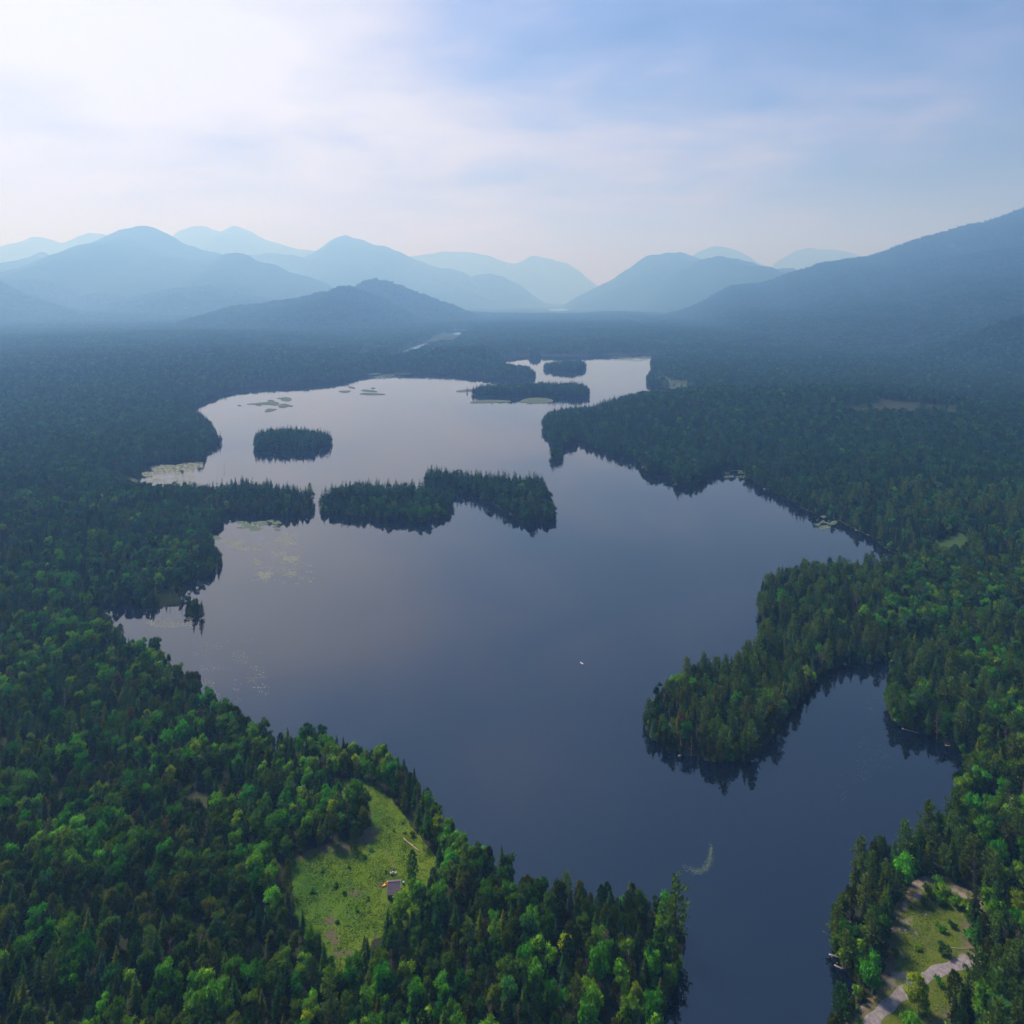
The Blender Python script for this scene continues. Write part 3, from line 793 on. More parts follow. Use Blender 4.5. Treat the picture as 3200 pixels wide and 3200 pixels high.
def clip_tri(part):
    return part
BARKS = {}
PROTO = {}      # key -> dict(trunk mesh, crown mesh, joined mesh, nominal height)
def proto(key, shape, leafm, barkm, h, kind, colour):
    tr, cw = shape
    tm = mesh_np("trunk", tr[0], tr[1], [barkm]); cm = mesh_np("crown", cw[0], cw[1], [leafm])
    set_tone(cm, len(cw[1]))
    Vj = np.concatenate([tr[0], cw[0]]); Fj = np.concatenate([tr[1], cw[1] + len(tr[0])])
    jm = mesh_np("tree", Vj, Fj, [barkm, leafm], mi=np.concatenate([np.zeros(len(tr[1])), np.ones(len(cw[1]))]))
    set_tone(jm, len(Fj))
    PROTO[key] = dict(trunk=tm, crown=cm, joined=jm, h=h, kind=kind, colour=colour)
    if key[0] in "bsc" and leafm in LEAF.values():      # the same tree with the haze of distance tinted into its leaf colour
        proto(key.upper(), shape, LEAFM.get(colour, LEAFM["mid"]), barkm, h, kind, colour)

for i, (col, h, w) in enumerate([("dark", 9, 2.6), ("dark", 8, 2.3), ("mid", 9, 2.7), ("mid", 8, 2.4), ("mid", 10, 2.6), ("bright", 9, 2.6), ("bright", 7.5, 2.3), ("yellow", 8, 2.2), ("blue", 9, 2.4), ("rust", 8, 2.0), ("olive", 8.5, 2.3)]):
    proto("b%02d" % i, broadleaf(h, w, 17, 84, 0.40, RNG.uniform(-0.5, 0.5)), LEAF[col], M_BIRCH if col in ("yellow", "bright") else M_BARK, h, "broadleaf tree", col)
for i, (col, h, w) in enumerate([("needle", 10, 2.3), ("needle", 8.5, 2.1), ("needle", 11.5, 2.6), ("needleblue", 8.5, 1.9), ("olive", 9, 2.2), ("dark", 9.5, 2.5)]):
    proto("s%02d" % i, spruce(h, w, 22, 10, 5), LEAF[col], M_BARK, h, "spruce", col)
for i, (col, h, w) in enumerate([("olive", 8, 1.7), ("dark", 8.5, 1.9), ("olive", 7, 1.5), ("needle", 9, 2.0)]):
    proto("c%02d" % i, cedar(h, w, 1000, 0.42), LEAF[col], M_BARK, h, "cedar", col)
for i, (h, w) in enumerate([(16, 3.8), (13, 3.4)]):
    proto("p%02d" % i, pine(h, w, 11, 7), LEAF["pine"], M_BARK, h, "white pine", "pine")
for i, (h, nb, sp, tw) in enumerate([(9, 34, 1.5, 5), (8, 14, 1.6, 2), (10, 46, 1.4, 6)]):
    proto("d%02d" % i, snag(h, nb, sp, tw), M_DEADTWIG, M_DEAD, h, "dead tree", "dead")
# coarser shapes for the middle distance
for i, (col, h, w) in enumerate([("dark", 9.5, 2.9), ("mid", 9.5, 3.0), ("mid", 9, 2.9), ("bright", 9, 2.8), ("blue", 9.5, 2.9), ("olive", 9, 2.7), ("rust", 9, 2.4)]):
    proto("m%02d" % i, broadleaf(h, w, 11, 34, 0.66), LEAFM[col], M_BARK, h, "broadleaf tree", col)
for i, (col, h, w) in enumerate([("needle", 11.5, 2.8), ("needle", 10, 2.6), ("needle", 13, 3.0), ("needleblue", 10.5, 2.5), ("dark", 10.5, 2.8)]):
    proto("n%02d" % i, spruce(h, w, 14, 8, 2, size=1.6), LEAFM[col], M_BARK, h, "spruce", col)
proto("o00", snag(10, 12, 1.5, 2), M_DEADTWIG, M_DEAD, 10, "dead tree", "dead")
# far canopy: small stands of trees as one shape
def stand(n, size, mix):
    Vs, Fs, mi, o = [], [], [], 0
    for k in range(n):
        x, y = RNG.uniform(-size, size, 2)
        if RNG.uniform() < mix:
            tr, cw = spruce(RNG.uniform(9, 14), 2.6, 6, 5, 1, size=3.0); mt = 1
        else:
            tr, cw = broadleaf(RNG.uniform(8, 11), 3.3, 5, 9, 1.7); mt = 2 + int(RNG.integers(0, 2))
        Vs.append(cw[0] + np.array([x, y, 0])); Fs.append(cw[1] + o); o += len(cw[0]); mi += [mt - 1] * len(cw[1])
    return np.concatenate(Vs), np.concatenate(Fs), mi
for i, mixf in enumerate([0.8, 0.5, 0.25, 0.15]):
    V_, F_, mi_ = stand(16, 11, mixf)
    jm = mesh_np("stand", V_, F_, [LEAFM["needle"], LEAFM["mid"], LEAFM["dark"]], mi=mi_)
    set_tone(jm, len(F_))
    PROTO["z%02d" % i] = dict(joined=jm, h=12, kind="stand", colour="")

# ------------------------------------------------------------------ trees: where they stand
def jitter_grid(x0, x1, y0, y1, cell):
    nx, ny = int((x1 - x0) / cell), int((y1 - y0) / cell)
    gx, gy = np.meshgrid(np.arange(nx), np.arange(ny))
    P = np.column_stack([gx.ravel() + RNG.uniform(-0.42, 0.42, nx * ny) + 0.5 * (gy.ravel() % 2), gy.ravel() + RNG.uniform(-0.42, 0.42, nx * ny)]) * cell
    return P + np.array([x0, y0])
def in_view(P, k=0.80, pad=25):
    return np.abs(P[:, 0]) < P[:, 1] * k + pad
def pond_mask(P):
    m = np.zeros(len(P), bool)
    for poly in PONDS:
        xs = [p[0] for p in poly]; ys = [p[1] for p in poly]
        cx, cyy = sum(xs) / len(xs), sum(ys) / len(ys)
        rx, ry = (max(xs) - min(xs)) / 2 * 1.12, (max(ys) - min(ys)) / 2 * 1.25
        q = ((P[:, 0] - cx) / rx) ** 2 + ((P[:, 1] - cyy - 0.05 * ry) / ry) ** 2
        front = (np.abs(P[:, 0] - cx) < rx) & (P[:, 1] < cyy) & (P[:, 1] > cyy - ry - 24 * cyy / CAM_H)
        m |= (q < 1) | front
    return m
def isle_mask(P):
    m = np.zeros(len(P), bool)
    for i in ISLES:
        m |= in_poly(P, i)
    return m
# --- near zone (detailed shapes)
P = jitter_grid(-480, 480, 118, 560, 3.05)
P = P[in_view(P)]
s = lake_sdf(P)
ok = (s > 0.15) & ~open_mask(P)
P, s = P[ok], s[ok]
thin = RNG.uniform(size=len(P)) < np.where(P[:, 1] > 330, 0.72, 0.92)
P, s = P[thin], s[thin]
P2 = jitter_grid(-400, 400, 118, 560, 2.1)
P2 = P2[in_view(P2)]
s2 = lake_sdf(P2)
ok = (s2 > -0.25) & (s2 < 2.4) & ~open_mask(P2)
P2, s2 = P2[ok], s2[ok]
n_main = len(P)
P, s = np.concatenate([P, P2]), np.concatenate([s, s2])
right = smoothstep(-20, 60, P[:, 0] - 0.18 * P[:, 1] + 10)
nz1 = fbm(P[:, 0] / 26, P[:, 1] / 26, 71, 3) * 2.2
nz2 = fbm(P[:, 0] / 16, P[:, 1] / 16, 91, 2) * 2.2
pc = np.clip(0.42 + 0.24 * right + nz1 * 0.8 + 0.22 * isle_mask(P) + 0.16 * ((s < 14) & (P[:, 0] > 60)) , 0.06, 0.95)
u1 = RNG.uniform(size=len(P)); u2 = RNG.uniform(size=len(P)); u3 = RNG.uniform(size=len(P))
keys = np.empty(len(P), dtype="U3")
BK = np.array(["b00", "b01", "b02", "b03", "b04", "b05", "b06", "b07", "b08", "b09", "b10"])
def pick_b(i):
    q = nz2[i] + (u3[i] - 0.5) * 0.9
    r = u2[i]
    if r < 0.022: return "b09"
    if r < 0.075: return "b07" if q > -0.1 else "b10"
    if r < 0.095: return "b08"
    if q > 0.36: return "b05" if u3[i] < .5 else "b06"
    if q > -0.12: return ("b02", "b03", "b04")[int(u3[i] * 2.999)]
    return ("b00", "b01", "b10")[int(u3[i] * 2.999)]
def pick_c(i):
    r = u2[i]
    left_bank = right[i] < 0.5
    if r < 0.05: return ("d00", "d02")[int(u3[i] * 1.99)]
    if r < (0.46 if left_bank else 0.30): return ("c00", "c01", "c02", "c03")[int(u3[i] * 3.999)]
    if r < 0.475: return "p01"
    return ("s00", "s01", "s02", "s03", "s04", "s05")[int(u3[i] * 5.999)]
for i in range(len(P)):
    keys[i] = pick_c(i) if u1[i] < pc[i] else pick_b(i)
# no dead tree or tall one right on the near clearing's edge
scl = RNG.uniform(0.72, 1.12, len(P)) * (0.86 + 0.1 * right + 0.06 * isle_mask(P))
scl = np.where(P[:, 1] < 330, scl * 0.95, scl)
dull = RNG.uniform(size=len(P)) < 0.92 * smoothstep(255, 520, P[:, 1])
fr = np.arange(len(P)) >= n_main        # low fringe along the water
keys[fr] = np.array(["c00", "c02", "c01", "b06", "s04", "b00"])[(u3[fr] * 5.999).astype(int)]
scl[fr] *= RNG.uniform(0.38, 0.75, fr.sum())
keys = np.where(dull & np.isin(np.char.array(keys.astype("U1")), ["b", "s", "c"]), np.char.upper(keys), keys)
NEAR = (P, keys, scl, s)
print("near trees", len(P))

TREES = {}   # key -> list of rows x, y, z, scale, rot  (stand-ins for the mass of woods)
def stash(P, keys, scl, z):
    for k in np.unique(keys):
        m = keys == k
        TREES.setdefault(str(k), []).append(np.column_stack([P[m], z[m], scl[m], RNG.uniform(0, 6.283, m.sum())]))

# --- individuals: the ones that show largest of each kind
def area(x, y):
    if y < 0: return ""
    px_ = HX + x / y * F
    if x < -0.02 * y - 8 or (y < 215 and x < 52):
        return "cabin bank"
    return "road bank" if y < 236 else "peninsula"
AREA_TXT = {"cabin bank": "of the cabin bank", "road bank": "of the road bank", "peninsula": "of the wooded point"}
COL_TXT = {"dark": "dark green", "mid": "green", "bright": "bright green", "yellow": "yellow green", "blue": "blue green", "rust": "rusty brown", "olive": "olive green", "needle": "dark green", "needleblue": "blue green", "pine": "light green", "dead": "grey leafless"}
CATN = {"broadleaf tree": "broadleaf_tree", "spruce": "spruce_tree", "cedar": "cedar_tree", "white pine": "pine_tree", "dead tree": "dead_tree"}
def plant(key, x, y, z, sc, rot, label, group=None):
    p = PROTO[key]
    e = bpy.data.objects.new(CATN[p["kind"]], None)
    e.empty_display_size = 0.5
    e.location = (x, y, z); e.rotation_euler = (0, 0, rot); e.scale = (sc, sc, sc * RNG.uniform(0.92, 1.1))
    e["label"] = label; e["category"] = "dead tree" if p["kind"] == "dead tree" else "tree"
    if group: e["group"] = group
    COL.objects.link(e)
    for nm in ("trunk", "crown"):
        c = bpy.data.objects.new("bare_branches" if (nm == "crown" and p["kind"] == "dead tree") else nm, p[nm])
        c.parent = e
        if c.name.startswith("bare"): c["kind"] = "stuff"
        COL.objects.link(c)
    return e
# hero trees that the photograph singles out: (key, photo x of foot, photo y of foot, height, label)
HERO = [
    ("p00", 2112, 2958, 16.5, "tall olive tinted pine standing out over the water at the tip of the cabin bank"),
    ("p01", 2425, 2262, 15.0, "light green pine on the bay side of the wooded point"),
    ("p01", 2562, 1905, 15.0, "light green pine standing above the spruces at the neck of the wooded point"),
    ("b07", 1362, 2640, 8.0, "bright yellow maple between the meadow and the shore below the fallen pale log"),
    ("b06", 1304, 2856, 8.4, "fresh green leafy tree standing just beside the cabin"),
    ("b05", 1256, 2874, 7.8, "low leafy tree in front of the cabin roof"),
    ("c01", 1288, 2750, 7.6, "very dark lone cedar standing behind the cabin"),
    ("b05", 1100, 2548, 9.5, "bright green leafy tree at the meadow edge above the cabin"),
    ("c03", 1108, 2660, 7.0, "dark cedar alone at the meadow edge facing the cabin"),
    ("b07", 2872, 3168, 8.4, "glowing yellow green tree beside the gravel road"),
    ("c01", 2985, 3150, 8.8, "dark dense tree where the gravel road disappears"),
    ("b05", 2855, 3290, 7.5, "bright green young tree below the bend of the gravel road"),
    ("b05", 2825, 2790, 9.5, "vivid green leafy tree above the stony patch by the road"),
    ("b06", 2725, 3105, 8.0, "round bright green tree between the road and the water"),
    ("d01", 2916, 2590, 9.0, "bare grey tree leaning over the water above the road bank"),
    ("d00", 2928, 2310, 9.5, "pale grey dead conifer at the water's edge of the bay"),
    ("d00", 1896, 3010, 9.0, "pale grey dead conifer in the dark woods near the tip of the cabin bank"),
    ("d00", 2160, 2360, 7.0, "weathered dead tree at the foot of the wooded point"),
    ("d02", 2075, 2235, 9.0, "brown grey dead conifer near the outer edge of the wooded point"),
    ("s02", 630, 1932, 9.5, "taller dark spruce on the tiny islet by the sedge shore"),
    ("s00", 606, 1920, 9.0, "shorter dark spruce on the tiny islet by the sedge shore"),
    ("p01", 968, 1556, 13.0, "lone pine on the tip of the point facing the middle island"),
]
hero_xy = []
for key, hx, hy, hh, lab in HERO:
    x, y = W(hx, hy)
    z = float(ground_z((x, y))[0])
    for _ in range(3):
        x, y = W(hx, hy, max(z, 0.0)); z = float(ground_z((x, y))[0])
    z = max(z, -0.1)
    plant(key, x, y, z, hh / PROTO[key]["h"], random.uniform(0, 6.28), lab)
    hero_xy.append((x, y))
hero_xy = np.array(hero_xy)
P, keys, scl, s = NEAR
dmin = np.sqrt(((P[:, None, :] - hero_xy[None]) ** 2).sum(-1)).min(1)
keep = dmin > 2.4
P, keys, scl, s = P[keep], keys[keep], scl[keep], s[keep]
z = ground_z(P)
kinds = np.array([PROTO[k]["kind"] for k in keys])
invis = np.abs(P[:, 0]) < P[:, 1] * 0.7143 + 3
# rows that show in the frame: the crown must rise above the bottom edge of the picture
hts = np.array([PROTO[k]["h"] for k in keys]) * scl
rowtop = HY + F * (CAM_H - z - hts * 0.85) / P[:, 1]
cand = invis & (rowtop < 3195)
single = np.zeros(len(P), bool)
for kd, lim in (("broadleaf tree", 300), ("spruce", 290), ("cedar", 260), ("dead tree", 120), ("white pine", 40)):
    ii = np.where(cand & (kinds == kd))[0]
    ii = ii[np.argsort(P[ii, 1] / np.maximum(hts[ii], 1))][:lim]
    single[ii] = True
def zone(a, x, y, zz):
    u_ = HX + x / y * F; v_ = HY + F * (CAM_H - zz) / y
    row = " bottom row" if v_ > 3180 else (" second row" if v_ > 3040 else (" third row" if v_ > 2860 else " upper rows"))
    if a == "cabin bank":
        return (", corner" if u_ < 300 else ", left part" if u_ < 640 else ", left of the meadow" if u_ < 960 else ", below the cabin" if u_ < 1350 else ", towards the channel" if u_ < 1750 else ", near the tip") + row
    if a == "road bank":
        return (", right of the road" if u_ > 3000 else ", behind the open ground") + row
    return (", outer half" if u_ < 2420 else ", inner half" if u_ < 2850 else ", right edge")
dclear = np.minimum(seg_dist(P, [CLEARING]), seg_dist(P, [ROADSIDE]))
for i in np.where(single)[0]:
    k = str(keys[i]); p = PROTO[k]
    a = area(P[i, 0], P[i, 1])
    nm_ = p["kind"] if p["kind"] != "dead tree" else "tree"
    if s[i] < 7: where = "at the water's edge " + AREA_TXT[a]
    elif dclear[i] < 6 and a == "cabin bank": where = "on the rim of the cabin meadow"
    elif dclear[i] < 6: where = "beside the open ground along the gravel road"
    else: where = "in the " + AREA_TXT[a][7:] + " woods" + zone(a, P[i, 0], P[i, 1], z[i])
    size = "small" if hts[i] < 7.6 else ("tall" if hts[i] > 10.8 else "")
    lab = " ".join(w for w in (size, COL_TXT[p["colour"]], nm_, where) if w)
    plant(k, P[i, 0], P[i, 1], z[i], scl[i], RNG.uniform(0, 6.28), lab, ("dead trees " if p["kind"] == "dead tree" else p["kind"] + "s ") + where)
rest = ~single
stash(P[rest], keys[rest], scl[rest], z[rest])
print("single trees", int(single.sum()))

# --- middle distance
P = jitter_grid(-1500, 1500, 560, 1750, 5.0)
P = P[in_view(P, 0.78, 10)]
P2 = jitter_grid(-420, 400, 560, 2000, 3.6)
P2 = P2[isle_mask(P2)]
P3 = jitter_grid(-700, 800, 560, 1400, 3.4)          # fringe along the water
P3 = P3[in_view(P3, 0.75, 5)]
s3 = lake_sdf(P3)
P3 = P3[(s3 > -0.2) & (s3 < 3.6) & ~isle_mask(P3)]
P = np.concatenate([P[~isle_mask(P)], P2, P3])
s = lake_sdf(P)
ok = (s > -0.2) & ~open_mask(P)
P, s = P[ok], s[ok]
thin = RNG.uniform(size=len(P)) < np.where((P[:, 1] > 1000) & ~isle_mask(P), 0.66, 0.94)
P, s = P[thin], s[thin]
zt = ground_z(P)
for m in MT:
    zt = np.maximum(zt, mount_h(m, P))
pc = np.clip(0.40 + fbm(P[:, 0] / 70, P[:, 1] / 70, 33, 3) * 2.4 + 0.45 * isle_mask(P) + 0.35 * (s < 16), 0.08, 0.96)
u1 = RNG.uniform(size=len(P)); u2 = RNG.uniform(size=len(P))
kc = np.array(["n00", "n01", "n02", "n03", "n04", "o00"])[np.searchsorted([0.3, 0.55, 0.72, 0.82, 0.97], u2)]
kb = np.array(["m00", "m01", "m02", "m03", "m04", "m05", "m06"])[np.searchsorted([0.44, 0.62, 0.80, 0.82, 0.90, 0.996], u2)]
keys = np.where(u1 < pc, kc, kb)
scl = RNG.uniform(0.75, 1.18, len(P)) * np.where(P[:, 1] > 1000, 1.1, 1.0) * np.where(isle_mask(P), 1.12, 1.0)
stash(P, keys, scl, zt)
print("middle trees", len(P))
# --- far canopy
P = jitter_grid(-4300, 4300, 1750, 5600, 21.0)
P = P[in_view(P, 0.76, 10)]
s = np.full(len(P), 100.0); q = P[:, 1] < 2300
s[q] = lake_sdf(P[q])
ok = (s > 12) & ~pond_mask(P) & ~open_mask(P)
thin = RNG.uniform(size=len(P)) < np.where(P[:, 1] > 3200, 0.7, 1.0)
P = P[ok & thin]
zt = ground_z(P)
for m in MT:
    zt = np.maximum(zt, mount_h(m, P))
keys = np.array(["z00", "z01", "z02", "z03"])[np.clip(((fbm(P[:, 0] / 160, P[:, 1] / 160, 39, 3) * 2.2 + 0.5) * 4 + RNG.uniform(-.6, .6, len(P))).astype(int), 0, 3)]
stash(P, keys, RNG.uniform(0.85, 1.2, len(P)) * np.where(P[:, 1] > 3200, 1.25, 1.0), zt - 0.8)
print("far stands", len(P))

# --- masses of woods as instanced stuff
def forest(name, keys, label):
    keys = sorted(k for k in keys if k in TREES)
    coll = bpy.data.collections.new(name + "_kinds")
    rows, ids = [], []
    for i, k in enumerate(keys):
        coll.objects.link(bpy.data.objects.new("kind_%02d" % i, PROTO[k]["joined"]))
        r = np.concatenate(TREES[k]); rows.append(r); ids.append(np.full(len(r), i))
    R = np.concatenate(rows); ids = np.concatenate(ids)
    me = bpy.data.meshes.new(name)
    me.vertices.add(len(R)); me.vertices.foreach_set("co", R[:, :3].astype(np.float32).ravel())
    for an, ty, v in (("kind_id", "INT", ids.astype(np.int32)), ("size", "FLOAT", R[:, 3].astype(np.float32)), ("turn", "FLOAT", R[:, 4].astype(np.float32))):
        a = me.attributes.new(an, ty, "POINT"); a.data.foreach_set("value", v)
    o = add(name, me, kind="stuff", label=label)
    ng = bpy.data.node_groups.new(name + "_spread", "GeometryNodeTree")
    ng.interface.new_socket("Geometry", in_out="INPUT", socket_type="NodeSocketGeometry")
    ng.interface.new_socket("Geometry", in_out="OUTPUT", socket_type="NodeSocketGeometry")
    gi = ng.nodes.new("NodeGroupInput"); go = ng.nodes.new("NodeGroupOutput")
    ip = ng.nodes.new("GeometryNodeInstanceOnPoints"); ci = ng.nodes.new("GeometryNodeCollectionInfo")
    ci.inputs["Collection"].default_value = coll; ci.inputs["Separate Children"].default_value = True; ci.inputs["Reset Children"].default_value = True
    def named(nm_, t):
        a = ng.nodes.new("GeometryNodeInputNamedAttribute"); a.data_type = t; a.inputs["Name"].default_value = nm_
        return a.outputs["Attribute"]
    cx = ng.nodes.new("ShaderNodeCombineXYZ")
    L = ng.links.new
    L(gi.outputs[0], ip.inputs["Points"]); L(ci.outputs[0], ip.inputs["Instance"])
    ip.inputs["Pick Instance"].default_value = True
    L(named("kind_id", "INT"), ip.inputs["Instance Index"])
    L(named("turn", "FLOAT"), cx.inputs[2]); L(cx.outputs[0], ip.inputs["Rotation"])
    L(named("size", "FLOAT"), ip.inputs["Scale"])
    L(ip.outputs[0], go.inputs[0])
    md = o.modifiers.new("spread", "NODES"); md.node_group = ng
    return o
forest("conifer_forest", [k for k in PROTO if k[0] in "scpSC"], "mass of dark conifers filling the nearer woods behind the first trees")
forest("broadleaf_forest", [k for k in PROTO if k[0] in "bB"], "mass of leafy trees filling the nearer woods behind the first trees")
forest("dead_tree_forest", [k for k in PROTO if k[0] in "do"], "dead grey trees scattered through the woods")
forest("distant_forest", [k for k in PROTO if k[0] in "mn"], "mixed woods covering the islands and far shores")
forest("far_forest", [k for k in PROTO if k[0] == "z"], "hazy unbroken woods towards the hills")

# ------------------------------------------------------------------ open ground: meadow, roadside, gravel road
def sheet(name, poly, cell, colour_fn, label, lift=0.07):
    xs = [p[0] for p in poly]; ys = [p[1] for p in poly]
    X = np.arange(min(xs) - cell, max(xs) + cell, cell); Y = np.arange(min(ys) - cell, max(ys) + cell, cell)
    PX, PY = np.meshgrid(X, Y)
    Pg = np.column_stack([PX.ravel(), PY.ravel()])
    z = ground_z(Pg) + lift
    ii = np.arange(len(Pg)).reshape(len(Y), len(X))
    q = np.stack([ii[:-1, :-1], ii[:-1, 1:], ii[1:, 1:], ii[1:, :-1]], -1).reshape(-1, 4)
    cen = Pg[q].mean(1)
    d = seg_dist(cen, [poly]); ins = in_poly(cen, poly)
    sgn = np.where(ins, d, -d) + 1.6 * fbm(cen[:, 0] / 1.6, cen[:, 1] / 1.6, 77, 3)
    q = q[(sgn > -0.4) & (z[q].min(1) > 0.25)]
    used = np.unique(q); rm = -np.ones(len(Pg), int); rm[used] = np.arange(len(used))
    Pu = Pg[used]; z = z[used] + 0.10 * fbm(Pu[:, 0] / 1.3, Pu[:, 1] / 1.3, 12, 3)
    me = mesh_np(name, np.column_stack([Pu, z]), rm[q], [M_SOIL], smooth=True)
    set_soil(me, colour_fn(Pu, seg_dist(Pu, [poly])))
    return add(name, me, kind="structure", label=label)
def lerp(a, b, k):
    k = np.clip(k, 0, 1)[:, None]
    return np.asarray(a) * (1 - k) + np.asarray(b) * k
def spot(P, ctr, r):
    w_ = np.column_stack([fbm(P[:, 0] / 2.6, P[:, 1] / 2.6, 201, 4), fbm(P[:, 0] / 2.6, P[:, 1] / 2.6, 202, 4)]) * 5.0
    return np.exp(-((P + w_ - np.array(ctr)) ** 2).sum(1) / r ** 2)
def meadow_col(P, d):
    n = fbm(P[:, 0] / 9, P[:, 1] / 9, 51, 4) * 2
    n2 = fbm(P[:, 0] / 2.2, P[:, 1] / 2.2, 52, 3) * 2
    east = smoothstep(-62, -28, P[:, 0] + 0.0 * P[:, 1])  # sunlit side of the meadow, painted in as lighter, yellower grass
    c = lerp((0.046, 0.120, 0.010), (0.120, 0.185, 0.011), 0.15 + 0.55 * east + 0.45 * n + 0.35 * n2)
    soil = (1 - smoothstep(0.5, 4.5, d)) * smoothstep(-10, -40, P[:, 0] + 0.0) * 0.0
    for ctr, r in BARE:
        soil = np.maximum(soil, spot(P, ctr, r) * 1.25)
    return lerp(c, (0.105, 0.084, 0.060), soil + 0.4 * n2 * (soil > .15) + np.clip(n - 0.6, 0, 1) * 1.0)
CMp = lambda a, b, z=3.0: WP([(a, b)], *CM, z=z)[0]
CQp = lambda a, b, z=2.5: WP([(a, b)], *CQ, z=z)[0]
BARE = [(CMp(370, 470), 3.2), (CMp(420, 500), 3.0), (CMp(590, 770), 2.2), (CMp(560, 800), 2.2), (CMp(330, 860), 2.6), (CMp(420, 855), 2.6), (CMp(220, 910), 2.0), (CMp(330, 1330), 1.1), (CMp(370, 1420), 1.2),
        (CMp(430, 1520), 1.3), (CMp(520, 1130), 1.0), (CMp(650, 1090), 1.0)]
sheet("meadow", CLEARING, 0.45, meadow_col, "sunlit grass meadow round the cabin")
STONY = [(CQp(1180, 880), 2.6), (CQp(1130, 950), 2.6), (CQp(1080, 1030), 2.6), (CQp(1060, 1130), 2.2), (CQp(1050, 1200), 2.0), (CQp(1210, 820), 2.6), (CQp(960, 1200), 1.6), (CQp(1000, 1370), 1.4), (CQp(1000, 1530), 2.2), (CQp(950, 1590), 2.6), (CQp(1560, 1000), 2.4), (CQp(1480, 970), 2.0), (CQp(1480, 1460), 2.0), (CQp(600, 1860), 2.4), (CQp(700, 1740), 1.8), (CQp(1400, 900), 2.2)]
def roadside_col(P, d):
    n = fbm(P[:, 0] / 7, P[:, 1] / 7, 61, 4) * 2
    n2 = fbm(P[:, 0] / 1.6, P[:, 1] / 1.6, 62, 3) * 2
    c = lerp((0.050, 0.098, 0.012), (0.105, 0.135, 0.014), 0.5 + 0.6 * n + 0.4 * n2)
    st = np.zeros(len(P))
    for ctr, r in STONY:
        st = np.maximum(st, spot(P, ctr, r))
    c = lerp(c, (0.150, 0.120, 0.085), (1 - smoothstep(0.3, 4.0, d)) * 0.8 + 0.5 * n2 - 0.25 * n)
    return lerp(c, (0.25, 0.22, 0.195), smoothstep(0.4, 1.1, st + 0.7 * n2))
sheet("roadside_clearing", ROADSIDE, 0.45, roadside_col, "rough open ground with stony patches beside the gravel road")
sheet("glade", GLADE, 0.8, lambda P, d: lerp((0.035, 0.058, 0.016), (0.055, 0.055, 0.028), fbm(P[:, 0] / 5, P[:, 1] / 5, 5, 3) * 2 + .45), "small bare glade hidden in the woods")

m_road = plain("gravel", (0.27, 0.25, 0.255), 0.95, c2=(0.17, 0.155, 0.155), scale=1.2)
road_c = [np.array(CQp(a, b)) for a, b in [(1660, 1470), (1560, 1462), (1450, 1480), (1360, 1500), (1280, 1520), (1190, 1560), (1090, 1610), (985, 1685), (885, 1765), (795, 1850), (720, 1940), (640, 2060), (560, 2220), (480, 2400)]]
# resample smoothly
rc = np.array(road_c); tt = np.concatenate([[0], np.cumsum(np.linalg.norm(np.diff(rc, axis=0), axis=1))])
ts = np.linspace(0, tt[-1], 90)
rx = np.interp(ts, tt, rc[:, 0]); ry = np.interp(ts, tt, rc[:, 1])
kk = np.hanning(9); kk /= kk.sum()
rx = np.convolve(np.pad(rx, 4, mode="edge"), kk, "valid"); ry = np.convolve(np.pad(ry, 4, mode="edge"), kk, "valid")
tx, ty = np.gradient(rx), np.gradient(ry); ln = np.hypot(tx, ty); nx_, ny_ = -ty / ln, tx / ln
RV, RF = [], []
acr = np.linspace(-1, 1, 9)
for i in range(90):
    hw = 1.35 + 0.2 * math.sin(i * 0.7) + RNG.uniform(-.08, .08)
    for j, a in enumerate(acr):
        x, y = rx[i] + nx_[i] * a * hw, ry[i] + ny_[i] * a * hw
        RV.append((x, y, float(ground_z((x, y))[0]) + 0.16 - 0.07 * (abs(a) > 0.95) - 0.035 * (abs(abs(a) - 0.5) < 0.15)))
for i in range(89):
    for j in range(8):
        RF.append((i * 9 + j, i * 9 + j + 1, (i + 1) * 9 + j + 1, (i + 1) * 9 + j))
add("gravel_road", mesh_py("gravel_road", RV, RF, [m_road], True), kind="structure", label="pale gravel road curving out of the woods to the shore")

def tufts(name, poly, count, hgt, mat, label, avoid=None):
    xs = [p[0] for p in poly]; ys = [p[1] for p in poly]
    Pt = np.column_stack([RNG.uniform(min(xs), max(xs), count * 3), RNG.uniform(min(ys), max(ys), count * 3)])
    Pt = Pt[in_poly(Pt, poly)]
    dens = fbm(Pt[:, 0] / 3.5, Pt[:, 1] / 3.5, 13, 3) * 2 + 0.55
    Pt = Pt[RNG.uniform(size=len(Pt)) < dens][:count]
    if avoid is not None:
        Pt = Pt[avoid(Pt)]
    z = ground_z(Pt); k = z > 0.1
    Pt, z = Pt[k], z[k]
    n_ = len(Pt)
    base = np.column_stack([Pt, z])
    parts = []
    for b in range(3):
        a = RNG.uniform(0, 6.28, n_); hh = hgt * RNG.uniform(0.5, 1.3, n_)
        u = np.column_stack([np.cos(a), np.sin(a), np.zeros(n_)]) * 0.16
        tip = base + np.column_stack([RNG.normal(0, .16, n_), RNG.normal(0, .16, n_), hh])
        V = np.stack([base - u, base + u, tip], 1).reshape(-1, 3)
        parts.append((V, np.arange(3 * n_).reshape(-1, 3)))
    V, Fq = cat_parts(parts)
    me = mesh_np(name, V, Fq, [mat]); set_tone(me, len(Fq), 0.8, 1.25)
    return add(name, me, kind="stuff", label=label)
M_GRASS = leaf_mat("grass_blades", (0.075, 0.145, 0.010), 0.0, 0.0, 0.35)
M_SEDGE = leaf_mat("sedge_blades", (0.085, 0.125, 0.040), 0.0, 0.0, 0.35)
